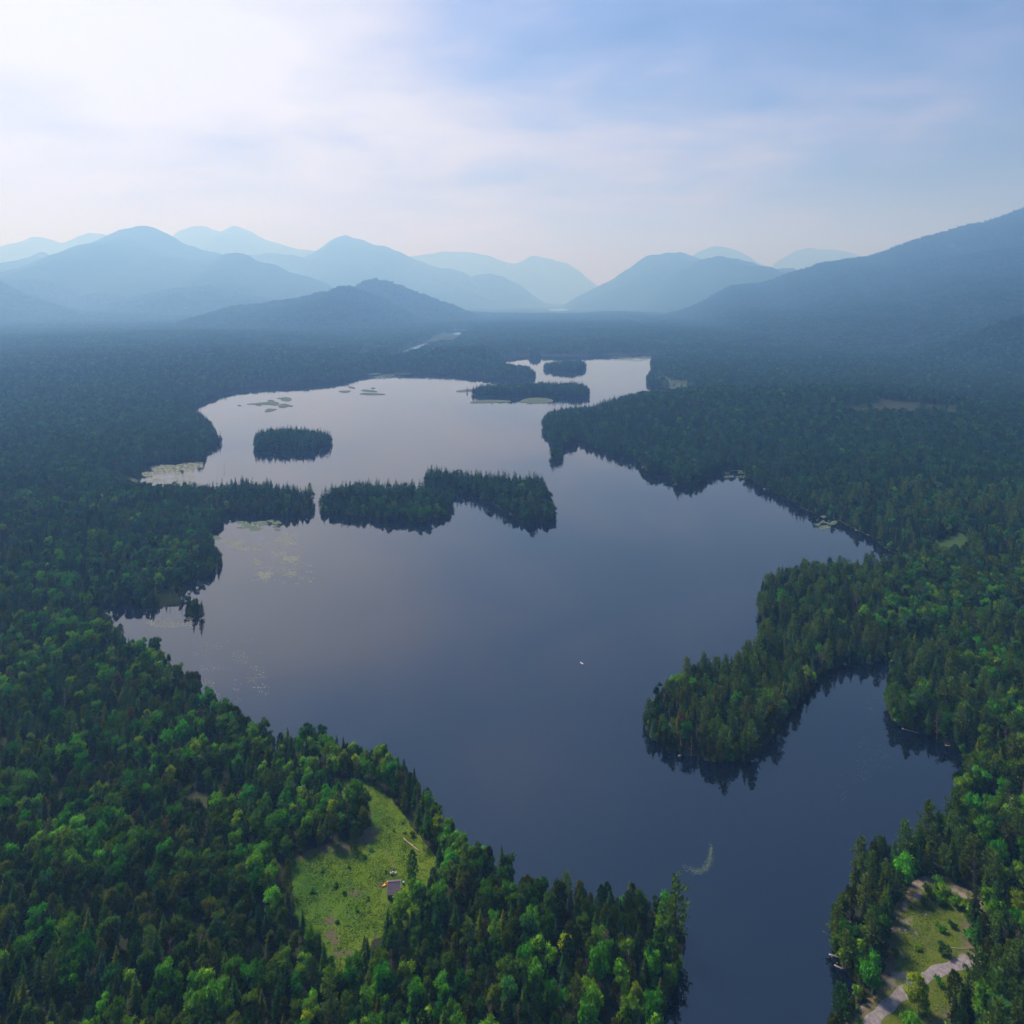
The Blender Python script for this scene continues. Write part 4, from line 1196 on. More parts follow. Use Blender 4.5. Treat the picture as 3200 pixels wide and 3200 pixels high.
cab_c = np.array((-32.2, 195.7))
def off_road(Pt):
    dr = np.sqrt(((Pt[:, None, :] - np.column_stack([rx, ry])[None]) ** 2).sum(-1)).min(1)
    st = np.zeros(len(Pt))
    for ctr, r in STONY + BARE:
        st = np.maximum(st, spot(Pt, ctr, r * 0.8))
    return (dr > 2.1) & (st < 0.45) & (np.abs(Pt - cab_c).max(1) > 3.4)
tufts("meadow_grass", CLEARING, 16000, 0.20, M_GRASS, "rough grass growing on the cabin meadow", off_road)
tufts("roadside_grass", ROADSIDE, 9000, 0.20, M_GRASS, "rough grass growing on the open ground by the road", off_road)
tufts("sedge", SEDGE, 5000, 0.9, M_SEDGE, "green sedge on the low marshy shore", None)

# shrubs standing in the open
def shrub_proto(h, w, cl, per, leaf, mat):
    tr, cw = broadleaf(h, w, cl, per, leaf)
    tm = mesh_np("stem", tr[0], tr[1], [M_BARK]); cm = mesh_np("foliage", cw[0], cw[1], [mat]); set_tone(cm, len(cw[1]))
    return tm, cm, h
SHR = {"green": shrub_proto(1.6, 1.0, 7, 50, 0.28, LEAF["mid"]), "bright green": shrub_proto(1.5, 0.9, 7, 50, 0.28, LEAF["bright"]), "yellow": shrub_proto(1.2, 0.8, 6, 45, 0.25, LEAF["yellow"]), "dark green": shrub_proto(1.7, 1.0, 8, 50, 0.28, LEAF["dark"]), "rusty": shrub_proto(1.2, 0.8, 6, 45, 0.25, LEAF["rust"])}
def shrub(col, x, y, sc, label, group):
    z = float(ground_z((x, y))[0])
    e = bpy.data.objects.new("shrub", None); e.location = (x, y, z); e.rotation_euler = (0, 0, random.uniform(0, 6.28)); e.scale = (sc * 1.15, sc * 1.15, sc)
    e["label"] = label; e["category"] = "shrub"; e["group"] = group
    COL.objects.link(e)
    tm, cm, h = SHR[col]
    for nm, me in (("stem", tm), ("foliage", cm)):
        c = bpy.data.objects.new(nm, me); c.parent = e; COL.objects.link(c)
MEADOW_SHRUBS = [("green", 732, 740, 0.8, "rounded shrub in the middle of the upper meadow"), ("green", 698, 715, 0.5, "smaller shrub just up the slope from the rounded one in the upper meadow"), ("rusty", 803, 758, 0.8, "rusty brown shrub near the top of the fallen pale log"), ("dark green", 850, 768, 1.1, "dark shrub beside the rusty brown one"),
                 ("green", 800, 858, 0.7, "little shrub at the lower end of the pale log"), ("green", 708, 775, 0.5, "tiny shrub on the path across the upper meadow"), ("green", 385, 1110, 1.1, "green shrub on the open slope across from the cabin"), ("green", 440, 1150, 0.9, "green shrub near the thin log lying across from the cabin"), ("green", 395, 1330, 0.8, "shrub beside the bare earth at the narrow end of the meadow"),
                 ("green", 515, 1250, 1.0, "shrub near the woods at the narrow end of the meadow"), ("bright green", 580, 1180, 0.8, "bright shrub between the cabin and the narrow end of the meadow"), ("green", 240, 1150, 1.2, "broad shrub at the wooded rim across from the cabin"), ("green", 300, 1020, 0.9, "low shrub on the open slope near the bare earth rim"), ("bright green", 600, 870, 1.1, "bright leafy shrub at the upper edge of the green slope"),
                 ("bright green", 560, 920, 0.9, "bright leafy shrub lower on the green slope"), ("green", 470, 990, 0.8, "low shrub in the middle of the green slope"), ("green", 690, 1010, 0.7, "low shrub beside the cabin wall"), ("green", 790, 690, 0.7, "shrub by the shore trees in the upper meadow")]
for col, a, b, sc, lab in MEADOW_SHRUBS:
    x, y = CMp(a, b); shrub(col, x, y, sc * 0.6, lab, "shrubs in the cabin meadow")
ROAD_SHRUBS = [("bright green", 1290, 880, 1.5, "topmost bright bush of the clump beyond the stony patch"), ("green", 1230, 960, 1.5, "green bush in the clump beyond the stony patch"), ("green", 1290, 1000, 1.6, "broad green bush at the foot of the clump beyond the stony patch"), ("bright green", 1330, 930, 1.3, "bright bush on the woods side of the clump beyond the stony patch"), ("yellow", 1080, 1030, 0.7, "small yellow bush alone on the pale stony patch"),
               ("dark green", 1190, 1030, 1.0, "dark bush between the stony patch and the clump"), ("green", 1430, 1030, 1.5, "green bush below the dirt strip"), ("green", 1500, 1080, 1.8, "largest green bush by the woods of the road clearing"), ("bright green", 1560, 1130, 1.7, "bright bush against the woods of the road clearing"), ("green", 1560, 1220, 1.7, "green bush against the woods, next below the bright one"), ("green", 1530, 1300, 1.5, "green bush against the woods near the thin log"),
               ("bright green", 1320, 1230, 0.9, "bright low bush in the middle of the yellow grass"), ("green", 1400, 1200, 0.9, "dark low bush right of middle in the yellow grass"), ("green", 1270, 1170, 0.6, "little bush at the upper side of the yellow grass"), ("bright green", 1130, 1360, 0.7, "little bright bush at the lower side of the yellow grass"), ("dark green", 1330, 1400, 1.2, "dark bush beside the thin log"), ("dark green", 960, 1390, 0.8, "dark bush by the shore trees of the road clearing"),
               ("bright green", 640, 1770, 1.0, "bright bush on the bare shore below the road bend"), ("bright green", 590, 1830, 1.0, "bright bush lower on the bare shore below the road bend"), ("bright green", 690, 1890, 0.8, "bright bush between the road and the bare shore"), ("bright green", 560, 1880, 0.8, "lowest bright bush on the bare shore"), ("green", 1300, 1625, 1.0, "bush on the verge where the road leaves the trees")]
for col, a, b, sc, lab in ROAD_SHRUBS:
    x, y = CQp(a, b); shrub(col, x, y, sc, lab, "bushes on the open ground by the road")

# ------------------------------------------------------------------ cabin
M_ROOF = plain("shingles", (0.150, 0.125, 0.150), 0.9, c2=(0.112, 0.094, 0.112), scale=2.5)
M_WALL = plain("weathered_boards", (0.16, 0.12, 0.085), 0.85, c2=(0.11, 0.08, 0.06), scale=3)
M_TRIM = plain("pale_trim", (0.34, 0.30, 0.28), 0.7)
M_GLASS = plain("window_glass", (0.02, 0.025, 0.03), 0.08, spec=0.5)
M_DOOR = plain("door_paint", (0.10, 0.13, 0.10), 0.6)
cz = float(ground_z(cab_c)[0])
cabin = bpy.data.objects.new("cabin", None); COL.objects.link(cabin)
cabin.location = (*cab_c, cz); cabin.rotation_euler = (0, 0, math.radians(6.0)); cabin.scale = (0.86, 0.86, 0.86)
cabin["label"] = "small cabin with a mauve grey shingle roof in the grass meadow"; cabin["category"] = "cabin"
hw, hd, eave, pit = 1.78, 2.55, 2.25, math.tan(math.radians(31))
ridge = eave + hd * pit
for nm, a in (("wall", (-hw, hw, -hd, -hd + .12)), ("wall", (-hw, hw, hd - .12, hd))):
    mb = MB()
    nb = 12
    for k in range(nb):     # horizontal boards, slightly lapped
        z0 = -0.3 + (eave + .3) * k / nb; z1 = -0.3 + (eave + .3) * (k + 1) / nb - 0.012
        o2 = 0.012 * (k % 2)
        mb.box(a[0], a[1], a[2] - o2, a[3] + o2, z0, z1)
    add(nm, mb.mesh(nm, [M_WALL]), cabin)
for sx in (-1, 1):
    mb = MB()
    x0, x1 = (sx * hw - .06, sx * hw + .06)
    nb = 20
    for k in range(nb):
        z0 = -0.3 + (ridge + .25) * k / nb; z1 = -0.3 + (ridge + .25) * (k + 1) / nb - 0.012
        zm = max(z0, z1)
        half = hd - .13 if zm < eave else max(0.06, hd - .05 - (zm - eave) / pit)
        o2 = 0.01 * (k % 2)
        mb.box(x0 - o2, x1 + o2, -half, half, z0, z1)
    add("wall", mb.mesh("wall", [M_WALL]), cabin)
ov, th = 0.3, 0.09
roof = add("roof", MB().box(-hw - .25, hw + .25, -0.10, 0.10, ridge + 0.045, ridge + 0.125).mesh("roof", [M_ROOF]), cabin)
for sy in (-1, 1):
    # rows of shingles, each course lapping the next
    mb = MB(); rows = 14
    L = hd + ov
    for k in range(rows):
        y0, y1 = L * k / rows, L * (k + 1) / rows + 0.05
        z0, z1 = ridge - y0 * pit + 0.03, ridge - y1 * pit + 0.055
        A = [(-hw - .25, sy * y0, z0), (hw + .25, sy * y0, z0), (hw + .25, sy * y1, z1), (-hw - .25, sy * y1, z1)]
        mb.hexa([(x, y, z - .05) for x, y, z in A], A)
    add("roof_slope", mb.mesh("roof_slope", [M_ROOF]), roof)
    for sx in (-1, 1):
        x0, x1 = sorted((sx * (hw + .255), sx * (hw + .31)))
        A = [(x0, 0, ridge - .1), (x1, 0, ridge - .1), (x1, sy * (L + .03), ridge - L * pit - .12), (x0, sy * (L + .03), ridge - L * pit - .12)]
        add("barge_board", MB().hexa(A, [(x, y, z + .2) for x, y, z in A]).mesh("barge_board", [M_TRIM]), roof)
door = add("door", MB().box(-0.42, 0.42, hd + .02, hd + .07, 0.0, 1.95).mesh("door", [M_DOOR]), cabin)
add("handle", MB().box(0.28, 0.34, hd + .071, hd + .12, 0.95, 1.05).mesh("handle", [M_TRIM]), door)
for wx in (-1.15, 1.15):
    w_ = add("window", MB().box(wx - .36, wx + .36, hd + .02, hd + .05, 1.0, 1.75).mesh("window", [M_TRIM]), cabin)
    add("pane", MB().box(wx - .30, wx + .30, hd + .051, hd + .062, 1.06, 1.69).mesh("pane", [M_GLASS]), w_)
w_ = add("window", MB().box(-hw - .105, -hw - .07, -.4, .4, 1.0, 1.75).mesh("window", [M_TRIM]), cabin)
add("pane", MB().box(-hw - .118, -hw - .106, -.34, .34, 1.06, 1.69).mesh("pane", [M_GLASS]), w_)

# kayak lying beside the cabin
def hull(length, beam, depth, mat, deckmat, name):
    """pointed open or decked boat, length along x"""
    nst = 17; V, Fs = [], []
    xs = np.linspace(-1, 1, nst)
    for x in xs:
        b = beam / 2 * max(0.03, (1 - abs(x) ** 2.4)); k = depth * (0.25 * abs(x) ** 3)
        for j in range(9):
            a = math.pi * j / 8
            V.append((x * length / 2, -b * math.cos(a), k + depth * (1 - math.sin(a) ** 0.8)))
    for i in range(nst - 1):
        for j in range(8):
            Fs.append((i * 9 + j, (i + 1) * 9 + j, (i + 1) * 9 + j + 1, i * 9 + j + 1))
    hullm = mesh_py("hull", V, Fs, [mat], True)
    V2, F2 = [], []
    for i, x in enumerate(xs):
        b = beam / 2 * max(0.03, (1 - abs(x) ** 2.4)); zt_ = depth * (1 + 0.25 * abs(x) ** 3)
        for j in range(5):
            f = -1 + j / 2
            V2.append((x * length / 2, f * b, zt_ + 0.05 * (1 - f * f) + 0.002))
    for i in range(nst - 1):
        for j in range(4):
            if 6 <= i <= 9 and 1 <= j <= 2:
                continue            # cockpit
            F2.append((i * 5 + j, (i + 1) * 5 + j, (i + 1) * 5 + j + 1, i * 5 + j + 1))
    return hullm, mesh_py("deck", V2, F2, [deckmat], True)
M_YEL = plain("yellow_plastic", (0.85, 0.42, 0.02), 0.35, spec=0.5)
M_YEL2 = plain("orange_plastic", (0.75, 0.22, 0.02), 0.35, spec=0.5)
M_BLK = plain("black_plastic", (0.015, 0.015, 0.017), 0.5)
M_WHT = plain("white_paint", (0.78, 0.77, 0.74), 0.45)
M_BLUE = plain("blue_plastic", (0.03, 0.22, 0.42), 0.4, spec=0.5)
def boat(name, loc, rz, length, beam, depth, m1, m2, label, cat, tilt=0.0):
    e = bpy.data.objects.new(name, None); COL.objects.link(e)
    e.location = loc; e.rotation_euler = (tilt, 0, rz); e["label"] = label; e["category"] = cat
    h_, d_ = hull(length, beam, depth, m1, m2, name)
    add("hull", h_, e); add("deck", d_, e)
    ring = MB()
    for k in range(16):
        a0, a1 = 2 * math.pi * k / 16, 2 * math.pi * (k + 1) / 16
        z_ = depth * 1.05 + .05
        f = lambda a, r: (math.cos(a) * r * length * .125, math.sin(a) * r * beam * .26, z_)
        A = [f(a0, .9), f(a1, .9), f(a1, 1.12), f(a0, 1.12)]
        ring.hexa(A, [(x, y, z + .04) for x, y, z in A])
    add("cockpit_rim", ring.mesh("cockpit_rim", [M_BLK]), e)
    add("seat", MB().box(-.2, .15, -beam * .2, beam * .2, depth * .25, depth * .45).box(-.24, -.18, -beam * .2, beam * .2, depth * .25, depth * 1.2).mesh("seat", [M_BLK]), e)
    return e
kx, ky = WP([(352, 1210)], 1190, 2700, 0.05176, z=cz)[0]
kz = float(ground_z((kx, ky))[0]) + 0.10
boat("kayak", (kx - .1, ky - .3, kz), math.radians(52), 2.7, 0.78, 0.32, M_YEL2, M_YEL, "yellow kayak lying in the grass against the cabin wall", "kayak")
bx_, by_ = W(1818, 2074)
boat("boat", (bx_, by_, -0.06), math.radians(118), 2.5, 0.8, 0.3, M_BLK, M_WHT, "tiny white decked boat alone on the open lake", "boat")
# barrel
bxp = WP([(1365, 1120)], 1190, 2700, 0.05176, z=cz + .4)[0]
bz = float(ground_z(bxp)[0])
bar = bpy.data.objects.new("barrel", None); COL.objects.link(bar); bar.location = (bxp[0], bxp[1], bz)
bar["label"] = "small blue barrel in the shade beside the cabin"; bar["category"] = "barrel"
add("drum", MB().tube([(0, 0, -.05), (0, 0, .08), (0, 0, .4), (0, 0, .74), (0, 0, .8)], [.23, .27, .29, .27, .24], 14).mesh("drum", [M_BLUE], True), bar)
for zz_ in (.26, .54):
    add("hoop", MB().tube([(0, 0, zz_ - .02), (0, 0, zz_ + .02)], [.297, .297], 14).mesh("hoop", [M_BLUE]), bar)
add("lid", MB().tube([(0, 0, .801), (0, 0, .84)], [.245, .235], 14).mesh("lid", [plain("barrel_lid", (.35, .55, .62), .5)]), bar)
# two white framed lawn chairs and a black kettle grill at the far side of the cabin
def chair(px_, py_, rz, label):
    x, y = WP([(px_, py_)], 1190, 2700, 0.05176, z=cz)[0]
    e = bpy.data.objects.new("lawn_chair", None); COL.objects.link(e)
    e.location = (x, y, float(ground_z((x, y))[0]) + .05); e.rotation_euler = (0, 0, rz)
    e["label"] = label; e["category"] = "chair"
    for sx in (-1, 1):
        for sy, hgt in ((-1, .62), (1, .62)):
            add("leg", MB().tube([(sx * .3, sy * .28, -.08), (sx * .3, sy * .24, hgt)], [.03, .03], 6).mesh("leg", [M_WHT]), e)
        add("armrest", MB().box(sx * .3 - .05, sx * .3 + .05, -.34, .36, .62, .66).mesh("armrest", [M_WHT]), e)
    seat = MB(); back = MB()
    for k in range(5):
        add("slat", MB().box(-.28, .28, -.27 + k * .11, -.18 + k * .11, .36 - k * .015, .39 - k * .015).mesh("slat", [M_WHT]), e)
    for k in range(5):
        x0 = -.27 + k * .11
        A = [(x0, .30, .30), (x0 + .09, .30, .30), (x0 + .09, .62, 1.12 - abs(k - 2) * .05), (x0, .62, 1.12 - abs(k - 2) * .05)]
        add("back_slat", MB().hexa(A, [(p[0], p[1] + .03, p[2]) for p in A]).mesh("back_slat", [M_WHT]), e)
chair(640, 600, math.radians(200), "white slatted lawn chair behind the cabin, farther from the barrel")
chair(860, 560, math.radians(150), "white slatted lawn chair behind the cabin, nearer the barrel")
gx_, gy_ = WP([(765, 560)], 1190, 2700, 0.05176, z=cz)[0]
gr = bpy.data.objects.new("grill", None); COL.objects.link(gr); gr.location = (gx_, gy_ + .5, float(ground_z((gx_, gy_))[0]) + .05)
gr["label"] = "black round grill standing between the two lawn chairs"; gr["category"] = "grill"
add("bowl", MB().tube([(0, 0, .48), (0, 0, .52), (0, 0, .62), (0, 0, .72)], [.1, .2, .3, .33], 16).mesh("bowl", [M_BLK], True), gr)
add("lid", MB().tube([(0, 0, .721), (0, 0, .82), (0, 0, .92), (0, 0, .96)], [.335, .3, .18, .04], 16).mesh("lid", [M_BLK], True), gr)
for k in range(3):
    a = k * 2.094
    add("leg", MB().tube([(.16 * math.cos(a), .16 * math.sin(a), .55), (.33 * math.cos(a), .33 * math.sin(a), -.08)], [.02, .02], 5).mesh("leg", [M_BLK]), gr)

# ------------------------------------------------------------------ fallen logs and boulders
M_LOG = plain("barkless_log", (0.52, 0.42, 0.32), 0.8, c2=(0.36, 0.28, 0.20), scale=2)
M_LOG2 = plain("brown_log", (0.26, 0.17, 0.11), 0.85, c2=(0.17, 0.11, 0.08), scale=2)
M_DRIFT = plain("driftwood", (0.48, 0.45, 0.42), 0.8, c2=(0.34, 0.31, 0.29), scale=2)
def log(p0, p1, r0, r1, mat, label, zoff=0.0, stubs=3, water=False):
    a, b = np.array(p0), np.array(p1)
    za, zb = (0.06, 0.06) if water else (float(ground_z(a)[0]) + r0 * .8 + .05, float(ground_z(b)[0]) + r1 * .8 + .05)
    mid = (a + b) / 2 + RNG.normal(0, .05, 2)
    A, B, Mi = Vector((*a, za)), Vector((*b, zb)), Vector((*mid, (za + zb) / 2 + (0 if water else .0)))
    e = bpy.data.objects.new("fallen_log", None); COL.objects.link(e); e.location = A
    e["label"] = label; e["category"] = "log"
    add("stem", MB().tube([(0, 0, 0), tuple((Mi - A) * .5), tuple(Mi - A), tuple((Mi + B) / 2 - A), tuple(B - A)], [r0, r0 * .95, (r0 + r1) / 2, r1 * 1.1, r1], 8).mesh("stem", [mat], True), e)
    d = (B - A)
    for k in range(stubs):
        t = RNG.uniform(.2, .9); s_ = d * t
        side = d.cross(Vector((0, 0, 1))).normalized() * RNG.choice((-1, 1))
        add("branch_stub", MB().tube([tuple(s_), tuple(s_ + side * RNG.uniform(.4, .9) + Vector((0, 0, .15)))], [r1 * .5, r1 * .2], 5).mesh("branch_stub", [mat]), e)
    return e
log(CMp(893, 866), CMp(793, 785), 0.19, 0.12, M_LOG, "long pale barkless log lying in the sunny grass of the meadow", stubs=1)
log(CMp(733, 978), CMp(715, 905), 0.10, 0.07, M_LOG2, "brown log on the grass behind the cabin, the end nearer the chairs", stubs=1)
log(CMp(713, 902), CMp(692, 845), 0.08, 0.05, M_LOG2, "thin brown log on the grass continuing up from the one behind the cabin", stubs=1)
log(CMp(712, 905), CMp(684, 890), 0.05, 0.04, M_LOG2, "short brown stick branching off the logs behind the cabin", stubs=0)
log(CMp(495, 1130), CMp(565, 1128), 0.08, 0.05, M_LOG, "thin weathered log lying across the slope facing the cabin", stubs=0)
log(CQp(1365, 1358), CQp(1505, 1372), 0.10, 0.07, M_LOG, "thin pale log on the open ground by the road", stubs=1)
c6 = lambda a, b: WP([(a, b)], *C6)[0]
log(c6(1140, 618), c6(1192, 632), 0.22, 0.14, M_DRIFT, "white driftwood log at the foot of the tall far bank woods", stubs=2, water=True)
log(c6(1196, 634), c6(1252, 664), 0.18, 0.1, M_DRIFT, "second white driftwood log along the far bank, nearer the inlet", stubs=2, water=True)
log(c6(742, 452), c6(830, 486), 0.25, 0.12, M_DRIFT, "pale uprooted tree lying in the water of the far bank", stubs=6, water=True)
cp = lambda a, b: WP([(a, b)], *CP)[0]
log(cp(1365, 858), cp(1442, 878), 0.16, 0.10, M_DRIFT, "pale log floating along the bay shore below the dead conifer", stubs=2, water=True)
log(cp(1565, 936), cp(1590, 938), 0.16, 0.10, M_DRIFT, "short pale log in the inner corner of the bay", stubs=1, water=True)
log(cp(635, 985), cp(688, 1000), 0.2, 0.10, M_DRIFT, "pale fallen tree in the water at the foot of the wooded point", stubs=4, water=True)
cq = lambda a, b: WP([(a, b)], *CQ)[0]
log(cq(460, 1410), cq(540, 1432), 0.2, 0.08, M_DRIFT, "grey fallen tree reaching out over the water from the road bank, upper one", stubs=5, water=True)
log(cq(500, 1490), cq(570, 1520), 0.18, 0.08, M_DRIFT, "grey fallen tree in the water by the road bank, lower one", stubs=5, water=True)
log(WP([(1605, 1450)], *C8)[0], WP([(1665, 1330)], *C8)[0], 0.16, 0.08, M_DRIFT, "pale leaning trunk at the water below the tall pine of the cabin bank", stubs=3)
M_ROCK = plain("pale_rock", (0.24, 0.225, 0.215), 0.9, c2=(0.14, 0.135, 0.13), scale=1.5)
def boulder(x, y, r, label):
    V, Fs = [], []
    nu, nv = 10, 6
    ph = RNG.uniform(0, 6.28, 3)
    for i in range(nv + 1):
        th_ = math.pi * i / nv
        for j in range(nu):
            a = 2 * math.pi * j / nu
            k = 1 + 0.18 * math.sin(2 * a + ph[0]) + 0.12 * math.sin(3 * a + ph[1] + th_ * 2) + RNG.uniform(-.05, .05)
            V.append((r * 1.25 * math.sin(th_) * math.cos(a) * k, r * math.sin(th_) * math.sin(a) * k, r * .7 * math.cos(th_)))
    for i in range(nv):
        for j in range(nu):
            Fs.append((i * nu + j, (i + 1) * nu + j, (i + 1) * nu + (j + 1) % nu, i * nu + (j + 1) % nu))
    add("boulder", mesh_py("boulder", V, Fs, [M_ROCK]), loc=(x, y, max(0, float(ground_z((x, y))[0])) + r * .15), label=label, cat="boulder")
for (x, y), r, lab in ((cp(690, 1004), 0.8, "pale boulder at the outer corner of the wooded point"), (cp(672, 1010), 0.5, "smaller pale boulder in the water off the wooded point"), (cp(333, 985), 0.5, "pale boulder at the foot of the spruces on the wooded point"), (cp(1100, 560), 0.7, "pale boulder at the head of the bay"), (cq(686, 1690), 0.6, "pale boulder on the bare shore by the road"),
                       (cq(582, 1782), 0.6, "pale boulder low on the bare shore by the road"), (CQp(1195, 1095), 0.35, "pale rock in the grass below the stony patch"), (CQp(1040, 1210), 0.35, "pale rock at the lower end of the stony patch"), (CMp(550, 825), 0.25, "small white stone at the bare earth rim of the meadow"),
                       (WP([(866, 632)], *C5)[0], 1.0, "pale rock on the far shore below the wooded hill"), (WP([(1785, 795)], *C5)[0], 1.0, "pale rock on the far shore near the shallow cove")):
    boulder(x, y, r, lab)

# ------------------------------------------------------------------ dead stubs standing in the shallows
for j, (o_c, a, b, hh) in enumerate([(C1, 760, 350, 9), (C1, 842, 340, 8), (C1, 700, 370, 6), (C1, 905, 345, 4), (C1, 950, 360, 5), (C1, 1150, 385, 8), (C1, 1210, 285, 8), (C1, 1447, 247, 6), (C1, 881, 1250, 9), (C1, 893, 1290, 8), (C1, 870, 1230, 7), (C1, 910, 1300, 5), (C1, 800, 1290, 7), (C1, 690, 1275, 10), (C1, 488, 1250, 11), (C1, 1190, 1010, 4), (C1, 985, 390, 6), (C1, 600, 330, 3),
                                     (C3, 1465, 372, 8), (C3, 1490, 345, 7), (C3, 1530, 352, 8), (C3, 1555, 356, 7), (C3, 1600, 352, 6), (C3, 1640, 356, 6), (C3, 1500, 330, 6)]):
    x, y = WP([(a, b)], *o_c)[0]
    zz_ = max(float(ground_z((x, y))[0]), 0.0)
    k = "d01" if j % 3 else "d00"
    plant(k, x, y, zz_, hh / PROTO[k]["h"] * .8, random.uniform(0, 6.28), "bare grey dead stub standing in the shallows of the " + ("marshy inlet" if o_c is C1 else "upper lake arm"), "dead stubs in the shallows")

# ------------------------------------------------------------------ lily pads and floating marsh
M_PAD = leaf_mat("lily_pads", (0.26, 0.29, 0.21), 0.0, 0.0, 0.1)
M_PADG = leaf_mat("lily_pads_green", (0.13, 0.18, 0.11), 0.0, 0.0, 0.1)
def pads(name, pts, rmin, rmax, mat, label):
    pts = np.asarray(pts)
    pts = pts[lake_sdf(pts) < -0.3]
    n_ = len(pts)
    r = RNG.uniform(rmin, rmax, n_)
    a0 = RNG.uniform(0, 6.28, n_)
    V = np.zeros((n_, 6, 3))
    for k in range(6):
        rr = r * RNG.uniform(.75, 1.1, n_)
        V[:, k, 0] = pts[:, 0] + np.cos(a0 + k * math.pi / 3) * rr
        V[:, k, 1] = pts[:, 1] + np.sin(a0 + k * math.pi / 3) * rr
        V[:, k, 2] = 0.006 + RNG.uniform(0, .02, n_)
    ii = np.arange(n_ * 6).reshape(n_, 6)
    me = mesh_np(name, V.reshape(-1, 3), ii, [mat]); set_tone(me, n_, .6, 1.35)
    add(name, me, kind="stuff", label=label)
def scatter(o_c, x0, x1, y0, y1, count, thr, seed, fx=60, fy=22, soft=0.25):
    Q = np.column_stack([RNG.uniform(x0, x1, count), RNG.uniform(y0, y1, count)])
    nz_ = fbm(Q[:, 0] / fx, Q[:, 1] / fy, seed, 4) + 0.5
    ed = np.minimum.reduce([(Q[:, 0] - x0) / (x1 - x0), (x1 - Q[:, 0]) / (x1 - x0), (Q[:, 1] - y0) / (y1 - y0), (y1 - Q[:, 1]) / (y1 - y0)])
    Q = Q[nz_ - (0.16 - np.minimum(ed, .16)) * 1.2 + RNG.normal(0, .03, count) > thr]
    return [W(o_c[0] + a * o_c[2], o_c[1] + b * o_c[2]) for a, b in Q]
pads("lily_pads", scatter(C1, 1180, 1760, 760, 900, 6000, 0.54, 3, 130, 40) + scatter(C1, 1420, 1800, 880, 1110, 7000, 0.55, 4, 90, 40) + scatter(C1, 1400, 1932, 980, 1180, 2000, 0.53, 5), 0.16, 0.42, M_PAD, "pale lily pads floating off the wooded point of the inlet")
pads("lily_pads", scatter(C1, 540, 1050, 225, 420, 12000, 0.50, 6, 120, 26), 0.3, 0.8, M_PAD, "pale mat of lily pads filling the marshy inlet")
pads("lily_pads", scatter(C1, 1300, 1640, 660, 760, 5000, 0.52, 7, 60, 18) + scatter(C1, 1100, 1190, 780, 812, 1200, 0.45, 17), 0.3, 0.7, M_PADG, "green lily pads in the dark reflection of the wooded point")
pads("lily_pads", scatter(C7, 380, 930, 140, 570, 3200, 0.60, 8, 50, 40) + scatter(C1, 620, 1000, 1390, 1480, 1500, 0.52, 9), 0.10, 0.26, M_PAD, "loose specks of floating leaves on the water by the cabin bank")
arc = []
path = np.array([(1150, 780), (1175, 950), (1180, 1100), (1150, 1280), (1110, 1430), (1010, 1580), (830, 1680), (600, 1640), (420, 1540), (240, 1460)], float)
for k in range(500):
    t = RNG.beta(2.2, 2.4) * (len(path) - 1.001); i = int(t)
    p = path[i] + (path[i + 1] - path[i]) * (t - i) + RNG.normal(0, 62, 2) * (0.35 + .65 * min(1, t / 4))
    arc.append(W(2100 + p[0] * .10352, 2550 + p[1] * .10352))
pads("lily_pads", arc, 0.06, 0.14, M_PADG, "curved drift of small floating leaves in the near channel")
pads("lily_pads", scatter(CP, 930, 1420, 640, 1250, 1500, 0.56, 10, 90, 90), 0.05, 0.14, M_PADG, "sparse specks of floating leaves in the bay")
pads("lily_pads", scatter(C3, 1230, 1510, 182, 208, 3500, 0.46, 11, 60, 8) + scatter(C3, 60, 300, 262, 292, 2500, 0.5, 12, 60, 10), 0.8, 2.0, M_PADG, "green mats of floating leaves at the head of the lake")
pads("lily_pads", scatter(C6, 820, 1010, 500, 625, 2600, 0.56, 14, 45, 18) + scatter(C5, 1460, 1650, 640, 712, 1500, 0.53, 15, 60, 18), 0.25, 0.6, M_PADG, "olive mats of floating leaves along the far bank")
M_MARSH = plain("marsh_grass", (0.085, 0.115, 0.055), 0.95, c2=(0.055, 0.085, 0.042), scale=0.12)
def marsh(poly, label):
    """low floating bog with a soft raised top"""
    poly = [np.array(p) for p in poly]
    # two rounds of corner cutting give a natural outline
    for _ in range(2):
        q_ = []
        for i in range(len(poly)):
            a, b = poly[i], poly[(i + 1) % len(poly)]
            q_ += [a * .75 + b * .25, a * .25 + b * .75]
        poly = q_
    c = sum(poly) / len(poly); n_ = len(poly)
    V = [(p[0], p[1], -0.1) for p in poly] + [(p[0], p[1], 0.22 + RNG.uniform(0, .12)) for p in poly] + [(*(c + (p - c) * .6), 0.4 + RNG.uniform(-.1, .15)) for p in poly] + [(c[0], c[1], .42)]
    Fs = []
    for i in range(n_):
        j = (i + 1) % n_
        Fs += [(i, j, n_ + j, n_ + i), (n_ + i, n_ + j, 2 * n_ + j, 2 * n_ + i), (2 * n_ + i, 2 * n_ + j, 3 * n_)]
    add("marsh_island", mesh_py("marsh_island", V, Fs, [M_MARSH]), kind="structure", label=label)
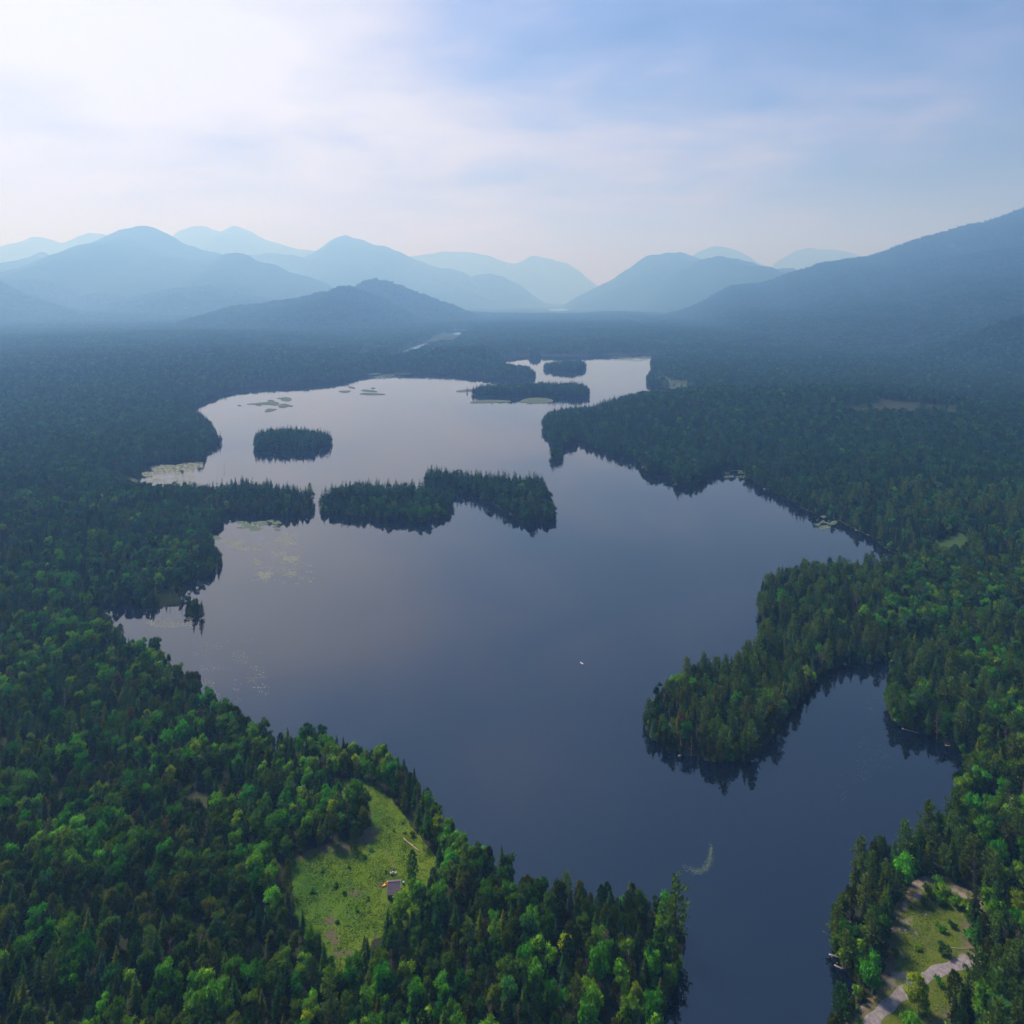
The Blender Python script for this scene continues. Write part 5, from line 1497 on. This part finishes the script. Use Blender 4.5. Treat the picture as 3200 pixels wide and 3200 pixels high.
for pl, lab in [([(640, 515), (720, 508), (800, 500), (880, 495), (905, 510), (880, 528), (840, 520), (770, 520), (700, 518)], "largest long bog island in the far cluster"), ([(890, 520), (930, 510), (975, 515), (965, 535), (930, 545), (895, 540)], "round bog island at the end of the far cluster"), ([(965, 520), (1012, 527), (990, 536), (960, 532)], "small bog tip next to the round bog island"), ([(782, 573), (815, 545), (850, 552), (890, 550), (860, 565), (820, 575)], "nearest bog island of the far cluster"),
                ([(868, 470), (920, 466), (960, 460), (1003, 476), (975, 495), (930, 490), (905, 482), (940, 478)], "farthest bog island of the far cluster"), ([(578, 525), (600, 520), (620, 526), (598, 530)], "tiny bog speck off the tip of the far cluster"), ([(715, 516), (770, 524), (755, 530), (722, 522)], "thin bog strip under the long bog island"), ([(803, 486), (850, 482), (872, 492), (820, 496)], "thin bog strip above the long bog island"),
                ([(1412, 385), (1440, 379), (1485, 395), (1450, 398)], "bog island closest to the far wooded shore"), ([(1340, 415), (1390, 412), (1440, 410), (1435, 425), (1390, 432), (1362, 425)], "ragged bog island below the one by the wooded shore"), ([(1508, 412), (1545, 402), (1640, 415), (1640, 425), (1560, 422)], "upper long bog island of the second cluster"), ([(1495, 438), (1545, 428), (1640, 432), (1718, 440), (1660, 448), (1540, 446)], "lower long bog island of the second cluster"), ([(1585, 395), (1610, 388), (1630, 395), (1610, 402)], "smallest bog island of the second cluster")]:
    marsh(WP(pl, *C2), lab)
for pl, lab in [([(515, 358), (570, 350), (640, 343), (640, 352), (590, 362), (540, 365)], "bog island reaching towards the long wooded island"), ([(580, 420), (620, 405), (700, 401), (800, 405), (800, 414), (680, 418)], "flat grass island below the long wooded island, away from the bank"), ([(830, 412), (885, 392), (960, 391), (1020, 402), (1000, 418), (900, 420)], "flat grass island below the long wooded island, nearer the bank")]:
    marsh(WP(pl, *C3), lab)
x, y = WP([(580, 362)], *C3)[0]
plant("s01", x, y, 0.3, 1.0, 1.0, "lone spruce on the bog island by the long wooded island")

# ------------------------------------------------------------------ haze in the air
m_hz, nt = new_mat("haze_air")
o_ = N(nt, "ShaderNodeOutputMaterial"); v_ = N(nt, "ShaderNodeVolumePrincipled")
v_.inputs["Color"].default_value = (0.26, 0.54, 1.0, 1)
v_.inputs["Absorption Color"].default_value = (1, 1, 1, 1)
v_.inputs["Density"].default_value = 2.7e-4
v_.inputs["Anisotropy"].default_value = 0.35
nt.links.new(v_.outputs[0], o_.inputs["Volume"])
add("haze", MB().box(-19000, 19000, -400, 17500, -60, 1530).mesh("haze", [m_hz]), kind="stuff", label="blue haze filling the valley air")
print("objects", len(bpy.data.objects))
